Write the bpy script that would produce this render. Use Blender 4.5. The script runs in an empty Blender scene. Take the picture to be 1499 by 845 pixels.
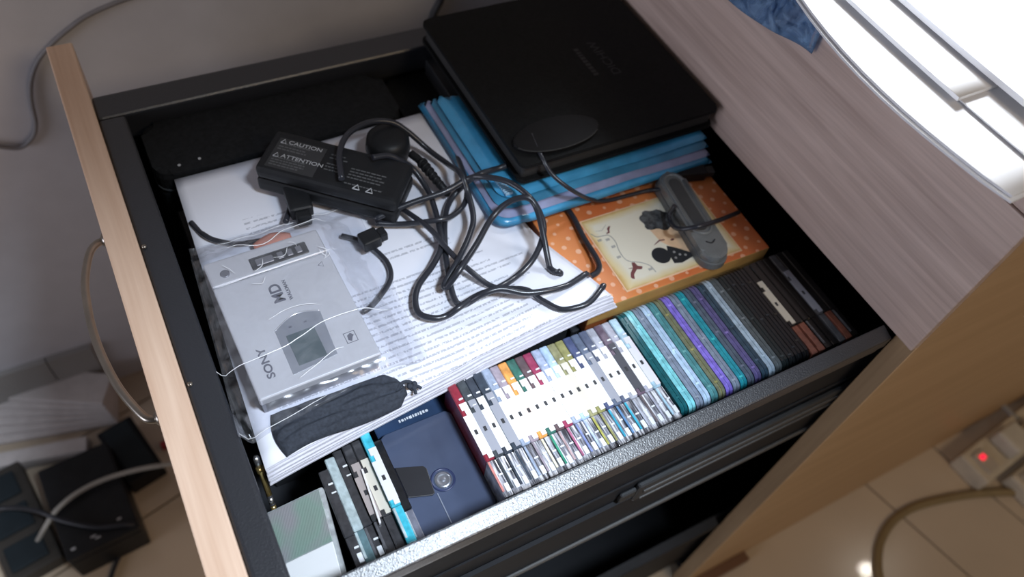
import bpy, bmesh, math, random
from mathutils import Vector, Matrix, Euler, noise
rng = random.Random(7)
S = bpy.context.scene
COL = S.collection

# ------------------------------------------------------------------ camera
# z = 0 is the rim of the open drawer (0.6 m above the floor), x runs into the
# desk, y runs away from the viewer along the desk front.
cam_d = bpy.data.cameras.new('camera')
cam_d.sensor_width = 36.0
cam_d.lens = 36.0 * 1174.58 / 1499.0
cam_d.clip_start = 0.01
cam = bpy.data.objects.new('camera', cam_d)
COL.objects.link(cam)
RX = Vector((0.87987263, -0.46061904, 0.11685146))
RD = Vector((-0.31359805, -0.74756412, -0.58549479))
RF = Vector((0.357044, 0.47851644, -0.80221044))
m = Matrix((RX, -RD, -RF)).transposed().to_4x4()
m.translation = Vector((0, 0, 0.45))
cam.matrix_world = m
S.camera = cam
cam_d.dof.use_dof = True
cam_d.dof.focus_distance = 0.52
cam_d.dof.aperture_fstop = 5.0

# ------------------------------------------------------------------ light and exposure
w = bpy.data.worlds.new('room_light'); S.world = w; w.use_nodes = True
w.node_tree.nodes['Background'].inputs[0].default_value = (0.92, 0.86, 0.86, 1)
w.node_tree.nodes['Background'].inputs[1].default_value = 0.062
S.view_settings.view_transform = 'Standard'
S.view_settings.look = 'None'
S.view_settings.exposure = 0.0
S.view_settings.gamma = 1.0
S.view_settings.use_curve_mapping = False

def lamp(name, kind, loc, target, energy, color, **kw):
    d = bpy.data.lights.new(name, kind); d.energy = energy; d.color = color
    for k, v in kw.items(): setattr(d, k, v)
    o = bpy.data.objects.new(name, d); COL.objects.link(o)
    o.location = loc
    o.rotation_euler = (Vector(target) - Vector(loc)).to_track_quat('-Z', 'Y').to_euler()
    return o
# cool lamp beside the viewer, outside the frame: its cone falls on the near end of the drawer
lamp('reading_lamp_light', 'SPOT', (0.30, -0.22, 0.92), (0.085, 0.085, 0.0), 66.0, (0.76, 0.87, 1.0),
     spot_size=math.radians(41), spot_blend=0.85, shadow_soft_size=0.08)
# lamp standing on the desk outside the frame, straight over the papers
lamp('desk_lamp_light', 'SPOT', (0.63, 0.44, 0.40), (0.605, 0.22, 0.16), 17.0, (0.90, 0.95, 1.0),
     spot_size=math.radians(98), spot_blend=0.5, shadow_soft_size=0.06)
# fill added low on the left to brighten the desk front
lamp('window_light', 'AREA', (-2.0, 0.0, 0.42), (0.44, 0.42, 0.10), 2.5, (0.84, 0.86, 1.0), shape='RECTANGLE', size=1.0, size_y=1.2, spread=math.radians(60))
# warm fill added behind the viewer for the floor and desk side
lamp('ceiling_light', 'AREA', (0.9, -1.6, 1.7), (0.5, 0.1, -0.5), 11.5, (1.0, 0.76, 0.50), shape='DISK', size=0.6)

# point light added across the room for a glint on the tiles
lamp('ceiling_lamp_light', 'POINT', (2.23, 0.045, 1.7), (0, 0, 0), 3.0, (1.0, 0.93, 0.82), shadow_soft_size=0.03)

# ------------------------------------------------------------------ materials
MATS = {}
def new_mat(name):
    mt = bpy.data.materials.new(name); mt.use_nodes = True
    nt = mt.node_tree
    return mt, nt, nt.nodes['Principled BSDF']
def N(nt, t, **kw):
    n = nt.nodes.new(t)
    for k, v in kw.items():
        if k.startswith('i_'): n.inputs[int(k[2:])].default_value = v
        else: setattr(n, k, v)
    return n
def coords(nt, scale=(1, 1, 1), rot=(0, 0, 0), loc=(0, 0, 0)):
    tc = N(nt, 'ShaderNodeTexCoord'); mp = N(nt, 'ShaderNodeMapping')
    mp.inputs['Scale'].default_value = scale; mp.inputs['Rotation'].default_value = rot
    mp.inputs['Location'].default_value = loc
    nt.links.new(tc.outputs['Object'], mp.inputs[0]); return mp.outputs[0]
def ramp(nt, fac, stops):
    r = N(nt, 'ShaderNodeValToRGB'); els = r.color_ramp.elements
    while len(els) < len(stops): els.new(0.5)
    for e, (p, c) in zip(els, stops): e.position = p; e.color = (*c, 1)
    nt.links.new(fac, r.inputs[0]); return r.outputs[0]
def bump(nt, b, h, strength=0.2, dist=0.001):
    n = N(nt, 'ShaderNodeBump'); n.inputs['Strength'].default_value = strength; n.inputs['Distance'].default_value = dist
    nt.links.new(h, n.inputs['Height']); nt.links.new(n.outputs[0], b.inputs['Normal'])

def plain(name, col, rough=0.5, metal=0.0, var=0.08, scale=60.0, coat=0.0, bmp=0.0, spec=0.5, trans=0.0, alpha=1.0, emit=0.0, ior=1.45):
    """A plain material with a slight mottling of its colour and gloss."""
    if name in MATS: return MATS[name]
    mt, nt, b = new_mat(name)
    nz = N(nt, 'ShaderNodeTexNoise'); nz.inputs['Scale'].default_value = scale; nz.inputs['Detail'].default_value = 4
    nt.links.new(coords(nt), nz.inputs['Vector'])
    lo = tuple(max(0, c * (1 - var)) for c in col); hi = tuple(min(1, c * (1 + var)) for c in col)
    nt.links.new(ramp(nt, nz.outputs['Fac'], [(0.3, lo), (0.7, hi)]), b.inputs['Base Color'])
    b.inputs['Roughness'].default_value = rough; b.inputs['Metallic'].default_value = metal
    b.inputs['Coat Weight'].default_value = coat; b.inputs['Coat Roughness'].default_value = 0.12
    b.inputs['Transmission Weight'].default_value = trans; b.inputs['Alpha'].default_value = alpha
    b.inputs['IOR'].default_value = ior; b.inputs['Specular IOR Level'].default_value = spec
    if emit:
        b.inputs['Emission Color'].default_value = (*col, 1); b.inputs['Emission Strength'].default_value = emit
    if bmp: bump(nt, b, nz.outputs['Fac'], bmp, 0.0006)
    MATS[name] = mt; return mt

def wood(name, dark, light, axis='y', rough=0.45, scale=1.0):
    if name in MATS: return MATS[name]
    mt, nt, b = new_mat(name)
    st = {'x': (6, 90, 90), 'y': (90, 6, 90), 'z': (90, 90, 6)}[axis]
    v = coords(nt, tuple(s * scale for s in st))
    n1 = N(nt, 'ShaderNodeTexNoise'); n1.inputs['Scale'].default_value = 1.0; n1.inputs['Detail'].default_value = 6; n1.inputs['Distortion'].default_value = 0.6
    nt.links.new(v, n1.inputs['Vector'])
    v2 = coords(nt, tuple(s * scale * (5 if s > 10 else 2) for s in st))
    n2 = N(nt, 'ShaderNodeTexNoise'); n2.inputs['Scale'].default_value = 1.0; n2.inputs['Detail'].default_value = 2
    nt.links.new(v2, n2.inputs['Vector'])
    mx = N(nt, 'ShaderNodeMath', operation='MULTIPLY_ADD'); mx.inputs[1].default_value = 0.45
    nt.links.new(n2.outputs['Fac'], mx.inputs[0]); nt.links.new(n1.outputs['Fac'], mx.inputs[2])
    nt.links.new(ramp(nt, mx.outputs[0], [(0.5, dark), (0.95, light)]), b.inputs['Base Color'])
    b.inputs['Roughness'].default_value = rough
    bump(nt, b, n2.outputs['Fac'], 0.12, 0.0004)
    MATS[name] = mt; return mt

def metal_speckle(name, col, rough=0.35):
    """Black powder coat with a pebbled surface."""
    if name in MATS: return MATS[name]
    mt, nt, b = new_mat(name)
    nz = N(nt, 'ShaderNodeTexNoise'); nz.inputs['Scale'].default_value = 900; nz.inputs['Detail'].default_value = 2
    nt.links.new(coords(nt), nz.inputs['Vector'])
    b.inputs['Base Color'].default_value = (*col, 1)
    b.inputs['Roughness'].default_value = rough; b.inputs['Specular IOR Level'].default_value = 1.0
    bump(nt, b, nz.outputs['Fac'], 0.35, 0.0006)
    MATS[name] = mt; return mt

def film(name, tint, white=0.1, gloss=0.12, rough=0.08, tintmix=0.0):
    """Clear plastic film: mostly see-through, with glossy reflections and a little milky haze."""
    if name in MATS: return MATS[name]
    mt, nt, b = new_mat(name); nt.nodes.remove(b)
    out = nt.nodes['Material Output']
    tr = N(nt, 'ShaderNodeBsdfTransparent'); tr.inputs[0].default_value = (*tint, 1)
    df = N(nt, 'ShaderNodeBsdfDiffuse'); df.inputs[0].default_value = (0.85, 0.86, 0.9, 1) if not tintmix else (*tint, 1)
    gl = N(nt, 'ShaderNodeBsdfGlossy'); gl.inputs['Roughness'].default_value = rough
    nz = N(nt, 'ShaderNodeTexNoise'); nz.inputs['Scale'].default_value = 70; nz.inputs['Detail'].default_value = 5; nz.inputs['Distortion'].default_value = 1.2
    nt.links.new(coords(nt), nz.inputs['Vector'])
    r = N(nt, 'ShaderNodeMapRange'); r.inputs[1].default_value = 0.35; r.inputs[2].default_value = 0.75
    r.inputs[3].default_value = white * 0.2; r.inputs[4].default_value = white * 2.6
    nt.links.new(nz.outputs['Fac'], r.inputs[0])
    m1 = N(nt, 'ShaderNodeMixShader'); nt.links.new(r.outputs[0], m1.inputs[0]); nt.links.new(tr.outputs[0], m1.inputs[1]); nt.links.new(df.outputs[0], m1.inputs[2])
    lw = N(nt, 'ShaderNodeLayerWeight'); lw.inputs[0].default_value = 0.25
    ad = N(nt, 'ShaderNodeMath', operation='MULTIPLY_ADD'); ad.inputs[1].default_value = 0.22; ad.inputs[2].default_value = gloss; ad.use_clamp = True
    nt.links.new(lw.outputs['Fresnel'], ad.inputs[0])
    m2 = N(nt, 'ShaderNodeMixShader'); nt.links.new(ad.outputs[0], m2.inputs[0]); nt.links.new(m1.outputs[0], m2.inputs[1]); nt.links.new(gl.outputs[0], m2.inputs[2])
    nt.links.new(m2.outputs[0], out.inputs[0])
    MATS[name] = mt; return mt

def streaky(name, lo, mid, hi, rough=0.12):
    """Clear plastic edge: fine light and dark streaks running along y."""
    mt, nt, b = new_mat(name)
    nz = N(nt, 'ShaderNodeTexNoise'); nz.inputs['Scale'].default_value = 1.0; nz.inputs['Detail'].default_value = 3
    nt.links.new(coords(nt, (620, 45, 45)), nz.inputs['Vector'])
    nt.links.new(ramp(nt, nz.outputs['Fac'], [(0.36, lo), (0.5, mid), (0.62, hi)]), b.inputs['Base Color'])
    b.inputs['Roughness'].default_value = rough; b.inputs['Coat Weight'].default_value = 0.6
    return mt

def page_mat():
    """White paper with printed rows of small type on its near half."""
    mt, nt, b = new_mat('printed_page')
    tc = N(nt, 'ShaderNodeTexCoord'); sp = N(nt, 'ShaderNodeSeparateXYZ'); nt.links.new(tc.outputs['Object'], sp.inputs[0])
    def M(op, a, bb=None, c=None):
        n = N(nt, 'ShaderNodeMath', operation=op)
        for i, v in enumerate((a, bb, c)):
            if v is None: continue
            if isinstance(v, (int, float)): n.inputs[i].default_value = v
            else: nt.links.new(v, n.inputs[i])
        return n.outputs[0]
    x, y = sp.outputs[0], sp.outputs[1]
    yr = M('ADD', y, M('MULTIPLY', x, -0.02))
    row = M('DIVIDE', yr, 0.0051)
    fr = M('FRACT', row); rid = M('FLOOR', row)
    inrow = M('MULTIPLY', M('GREATER_THAN', fr, 0.30), M('LESS_THAN', fr, 0.64))
    cb = N(nt, 'ShaderNodeCombineXYZ'); nt.links.new(M('MULTIPLY', x, 700), cb.inputs[0]); nt.links.new(M('MULTIPLY', rid, 7.31), cb.inputs[1]); nt.links.new(M('MULTIPLY', fr, 2.5), cb.inputs[2])
    nz = N(nt, 'ShaderNodeTexNoise'); nz.inputs['Scale'].default_value = 1.0; nz.inputs['Detail'].default_value = 3; nt.links.new(cb.outputs[0], nz.inputs['Vector'])
    word = M('GREATER_THAN', nz.outputs['Fac'], 0.45)
    wn = N(nt, 'ShaderNodeTexWhiteNoise', noise_dimensions='1D'); nt.links.new(rid, wn.inputs['W'])
    end = M('ADD', 0.19, M('MULTIPLY', wn.outputs['Value'], 0.045))
    beg = M('MULTIPLY', M('GREATER_THAN', wn.outputs['Value'], 0.6), 0.012)
    mx = M('MULTIPLY', M('LESS_THAN', x, end), M('GREATER_THAN', x, M('ADD', beg, 0.028)))
    # text block runs from the near margin up to y = .315; two heading rows further up
    my = M('MULTIPLY', M('GREATER_THAN', y, 0.228), M('LESS_THAN', y, 0.318))
    hd = M('MULTIPLY', M('MULTIPLY', M('GREATER_THAN', y, 0.333), M('LESS_THAN', y, 0.345)), M('MULTIPLY', M('GREATER_THAN', x, 0.13), M('LESS_THAN', x, 0.185)))
    hd2 = M('MULTIPLY', M('MULTIPLY', M('GREATER_THAN', y, 0.395), M('LESS_THAN', y, 0.411)), M('MULTIPLY', M('GREATER_THAN', x, 0.052), M('LESS_THAN', x, 0.085)))
    area = M('MAXIMUM', M('MULTIPLY', mx, my), M('MAXIMUM', hd, hd2))
    ink = M('MULTIPLY', M('MULTIPLY', inrow, word), M('MULTIPLY', area, 0.46))
    mix = N(nt, 'ShaderNodeMix', data_type='RGBA'); nt.links.new(ink, mix.inputs[0])
    mix.inputs[6].default_value = (0.78, 0.79, 0.87, 1); mix.inputs[7].default_value = (0.09, 0.09, 0.13, 1)
    nt.links.new(mix.outputs[2], b.inputs['Base Color']); b.inputs['Roughness'].default_value = 0.75
    return mt

def polka_mat():
    mt, nt, b = new_mat('orange_polka_print')
    v = coords(nt, (95, 95, 95), (0, 0, 0.75))
    vo = N(nt, 'ShaderNodeTexVoronoi'); vo.inputs['Scale'].default_value = 1.0; vo.inputs['Randomness'].default_value = 0.12
    nt.links.new(v, vo.inputs['Vector'])
    nz = N(nt, 'ShaderNodeTexNoise'); nz.inputs['Scale'].default_value = 14; nt.links.new(coords(nt), nz.inputs['Vector'])
    base = ramp(nt, nz.outputs['Fac'], [(0.35, (0.60, 0.145, 0.045)), (0.65, (0.72, 0.25, 0.075))])
    dot = N(nt, 'ShaderNodeMath', operation='LESS_THAN'); dot.inputs[1].default_value = 0.24; nt.links.new(vo.outputs['Distance'], dot.inputs[0])
    sc = N(nt, 'ShaderNodeMath', operation='MULTIPLY'); sc.inputs[1].default_value = 0.55; nt.links.new(dot.outputs[0], sc.inputs[0])
    mix = N(nt, 'ShaderNodeMix', data_type='RGBA'); nt.links.new(sc.outputs[0], mix.inputs[0]); nt.links.new(base, mix.inputs[6])
    mix.inputs[7].default_value = (0.9, 0.62, 0.45, 1)
    nt.links.new(mix.outputs[2], b.inputs['Base Color']); b.inputs['Roughness'].default_value = 0.35
    return mt

def card_mat():
    """Cream card, browned towards its border like aged paper (a printed tint)."""
    mt, nt, b = new_mat('cream_card_print')
    tc = N(nt, 'ShaderNodeTexCoord'); nz = N(nt, 'ShaderNodeTexNoise'); nz.inputs['Scale'].default_value = 45; nz.inputs['Detail'].default_value = 5
    nt.links.new(tc.outputs['Generated'], N(nt, 'ShaderNodeMapping').inputs[0])
    sp = N(nt, 'ShaderNodeSeparateXYZ'); nt.links.new(tc.outputs['Generated'], sp.inputs[0])
    nt.links.new(coords(nt), nz.inputs['Vector'])
    def M(op, a, bb=None):
        n = N(nt, 'ShaderNodeMath', operation=op)
        for i, v in enumerate((a, bb)):
            if v is None: continue
            if isinstance(v, (int, float)): n.inputs[i].default_value = v
            else: nt.links.new(v, n.inputs[i])
        return n.outputs[0]
    dx = M('MINIMUM', sp.outputs[0], M('SUBTRACT', 1.0, sp.outputs[0])); dy = M('MINIMUM', sp.outputs[1], M('SUBTRACT', 1.0, sp.outputs[1]))
    d = M('ADD', M('MINIMUM', M('MULTIPLY', dx, 1.3), dy), M('MULTIPLY', M('SUBTRACT', nz.outputs['Fac'], 0.5), 0.10))
    nt.links.new(ramp(nt, d, [(0.0, (0.60, 0.38, 0.12)), (0.035, (0.76, 0.62, 0.34)), (0.11, (0.83, 0.79, 0.66))]), b.inputs['Base Color'])
    b.inputs['Roughness'].default_value = 0.4
    return mt

# ------------------------------------------------------------------ mesh helpers
class MB:
    """Collects shapes in one bmesh; each shape may use its own material slot."""
    def __init__(s): s.bm = bmesh.new(); s.mi = 0
    def _add(s, vs, fs):
        bv = [s.bm.verts.new(v) for v in vs]
        out = []
        for f in fs:
            try: fc = s.bm.faces.new([bv[i] for i in f]); fc.material_index = s.mi; out.append(fc)
            except ValueError: pass
        return bv, out
    def box(s, lo, hi, M=None, bev=0.0, seg=2):
        vs = [Vector((x, y, z)) for z in (lo[2], hi[2]) for y in (lo[1], hi[1]) for x in (lo[0], hi[0])]
        if M: vs = [M @ v for v in vs]
        bv, fs = s._add(vs, [(0, 2, 3, 1), (4, 5, 7, 6), (0, 1, 5, 4), (2, 6, 7, 3), (0, 4, 6, 2), (1, 3, 7, 5)])
        if bev:
            es = list({e for f in fs for e in f.edges})
            r = bmesh.ops.bevel(s.bm, geom=es, offset=bev, segments=seg, profile=0.6, affect='EDGES')
            for f in r['faces']: f.material_index = s.mi
        return s
    def hexa(s, pts, bev=0.0):
        """8 points: 4 bottom ring, 4 top ring."""
        bv, fs = s._add([Vector(p) for p in pts], [(3, 2, 1, 0), (4, 5, 6, 7), (0, 1, 5, 4), (1, 2, 6, 5), (2, 3, 7, 6), (3, 0, 4, 7)])
        if bev:
            es = list({e for f in fs for e in f.edges})
            bmesh.ops.bevel(s.bm, geom=es, offset=bev, segments=2, profile=0.6, affect='EDGES')
        return s
    def prism(s, poly, z0, z1, M=None, bev=0.0):
        n = len(poly)
        vs = [Vector((p[0], p[1], z0)) for p in poly] + [Vector((p[0], p[1], z1)) for p in poly]
        if M: vs = [M @ v for v in vs]
        bv, fs = s._add(vs, [tuple(range(n - 1, -1, -1)), tuple(range(n, 2 * n))] + [(i, (i + 1) % n, n + (i + 1) % n, n + i) for i in range(n)])
        if bev:
            es = [e for e in fs[1].edges]
            bmesh.ops.bevel(s.bm, geom=es, offset=bev, segments=2, profile=0.6, affect='EDGES')
        return s
    def tube(s, pts, r, n=8, smooth=6, caps=True, closed=False):
        P = catmull(pts, smooth) if smooth else [Vector(p) for p in pts]
        rr = r if callable(r) else (lambda t: r)
        rings = []; up = Vector((0, 0, 1)); L = len(P)
        for i, p in enumerate(P):
            t = (P[min(i + 1, L - 1)] - P[max(i - 1, 0)])
            if t.length < 1e-9: t = Vector((1, 0, 0))
            t.normalize(); a = t.cross(up)
            if a.length < 1e-3: a = t.cross(Vector((0, 1, 0)))
            a.normalize(); c = a.cross(t); up = c
            R = rr(i / max(1, L - 1))
            rings.append([s.bm.verts.new(p + (a * math.cos(k * 2 * math.pi / n) + c * math.sin(k * 2 * math.pi / n)) * R) for k in range(n)])
        for A, B in zip(rings, rings[1:]):
            for k in range(n):
                f = s.bm.faces.new((A[k], A[(k + 1) % n], B[(k + 1) % n], B[k])); f.material_index = s.mi; f.smooth = True
        if caps:
            for R, rev in ((rings[0], True), (rings[-1], False)):
                f = s.bm.faces.new(R[::-1] if rev else R); f.material_index = s.mi
        return s
    def lathe(s, prof, M=None, n=20):
        """prof: (radius, height) along local z."""
        rings = []
        for r, z in prof:
            rings.append([s.bm.verts.new((M or Matrix()) @ Vector((r * math.cos(k * 2 * math.pi / n), r * math.sin(k * 2 * math.pi / n), z))) for k in range(n)])
        for A, B in zip(rings, rings[1:]):
            for k in range(n):
                f = s.bm.faces.new((A[k], A[(k + 1) % n], B[(k + 1) % n], B[k])); f.material_index = s.mi; f.smooth = True
        for R, rev in ((rings[0], True), (rings[-1], False)):
            f = s.bm.faces.new(R[::-1] if rev else R); f.material_index = s.mi
        return s
    def grid(s, nx, ny, fn):
        vs = [[s.bm.verts.new(fn(i / nx, j / ny)) for i in range(nx + 1)] for j in range(ny + 1)]
        for j in range(ny):
            for i in range(nx):
                f = s.bm.faces.new((vs[j][i], vs[j][i + 1], vs[j + 1][i + 1], vs[j + 1][i])); f.material_index = s.mi; f.smooth = True
        return vs
    def slab(s, nx, ny, top, bot):
        """Closed sheet between two height fields fn(u, v) -> point."""
        A = s.grid(nx, ny, top); B = s.grid(nx, ny, bot)
        for j in range(ny):
            for i in range(nx): pass
        def side(a, b):
            for k in range(len(a) - 1):
                f = s.bm.faces.new((a[k], a[k + 1], b[k + 1], b[k])); f.material_index = s.mi
        side(A[0], B[0]); side(A[-1][::-1], B[-1][::-1]); side([r[0] for r in A][::-1], [r[0] for r in B][::-1]); side([r[-1] for r in A], [r[-1] for r in B])
        bmesh.ops.recalc_face_normals(s.bm, faces=s.bm.faces)
        return s
    def build(s, name, mats, parent=None, mesh_only=False):
        bmesh.ops.recalc_face_normals(s.bm, faces=s.bm.faces)
        me = bpy.data.meshes.new(name); s.bm.to_mesh(me); s.bm.free()
        for mt in (mats if isinstance(mats, (list, tuple)) else [mats]): me.materials.append(mt)
        if mesh_only: return me
        return link(name, me, parent)
def link(name, me, parent=None):
    o = bpy.data.objects.new(name, me); COL.objects.link(o)
    if parent is not None:
        o.parent = parent; o.matrix_parent_inverse = world_of(parent).inverted()
    return o
def world_of(o):
    mm = o.matrix_basis.copy()
    if o.parent: mm = world_of(o.parent) @ o.matrix_parent_inverse @ mm
    return mm
def catmull(pts, n):
    P = [Vector(p) for p in pts]; P = [2 * P[0] - P[1]] + P + [2 * P[-1] - P[-2]]; out = []
    for i in range(1, len(P) - 2):
        a, b, c, d = P[i - 1:i + 3]
        for k in range(n):
            t = k / n
            out.append(0.5 * ((2 * b) + (c - a) * t + (2 * a - 5 * b + 4 * c - d) * t * t + (3 * b - a - 3 * c + d) * t ** 3))
    out.append(P[-2]); return out
def tag(o, label=None, cat=None, group=None, kind=None):
    if label: o['label'] = label
    if cat: o['category'] = cat
    if group: o['group'] = group
    if kind: o['kind'] = kind
    return o
def thing(name, label, cat, loc=(0, 0, 0), group=None):
    o = bpy.data.objects.new(name, None); COL.objects.link(o); o.location = loc; o.empty_display_size = 0.02
    return tag(o, label, cat, group)
def text(name, body, size, M, mat, parent, depth=0.0001, align='CENTER', sx=1.0, bold=0.0):
    c = bpy.data.curves.new(name, 'FONT'); c.body = body; c.size = size; c.extrude = depth; c.align_x = align; c.align_y = 'CENTER'; c.offset = bold
    t = bpy.data.objects.new('tmp', c); COL.objects.link(t)
    dg = bpy.context.evaluated_depsgraph_get(); me = bpy.data.meshes.new_from_object(t.evaluated_get(dg))
    bpy.data.objects.remove(t); bpy.data.curves.remove(c)
    me.transform(M @ Matrix.Diagonal((sx, 1, 1, 1))); me.name = name
    me.materials.clear(); me.materials.append(mat)
    return link(name, me, parent)
def frame(o, u, v):
    """Local frame: origin o, x along u, y along v, z = u x v."""
    u = Vector(u).normalized(); v = Vector(v); v = (v - u * v.dot(u)).normalized(); n = u.cross(v)
    mm = Matrix((u, v, n)).transposed().to_4x4(); mm.translation = Vector(o); return mm
def sm(a, b, x):
    t = max(0.0, min(1.0, (x - a) / (b - a))); return t * t * (3 - 2 * t)
def rrect(x0, y0, x1, y1, r, n=5):
    out = []
    for cx, cy, a0 in ((x1 - r, y0 + r, -90), (x1 - r, y1 - r, 0), (x0 + r, y1 - r, 90), (x0 + r, y0 + r, 180)):
        for k in range(n + 1):
            a = math.radians(a0 + 90 * k / n); out.append((cx + r * math.cos(a), cy + r * math.sin(a)))
    return out

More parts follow.
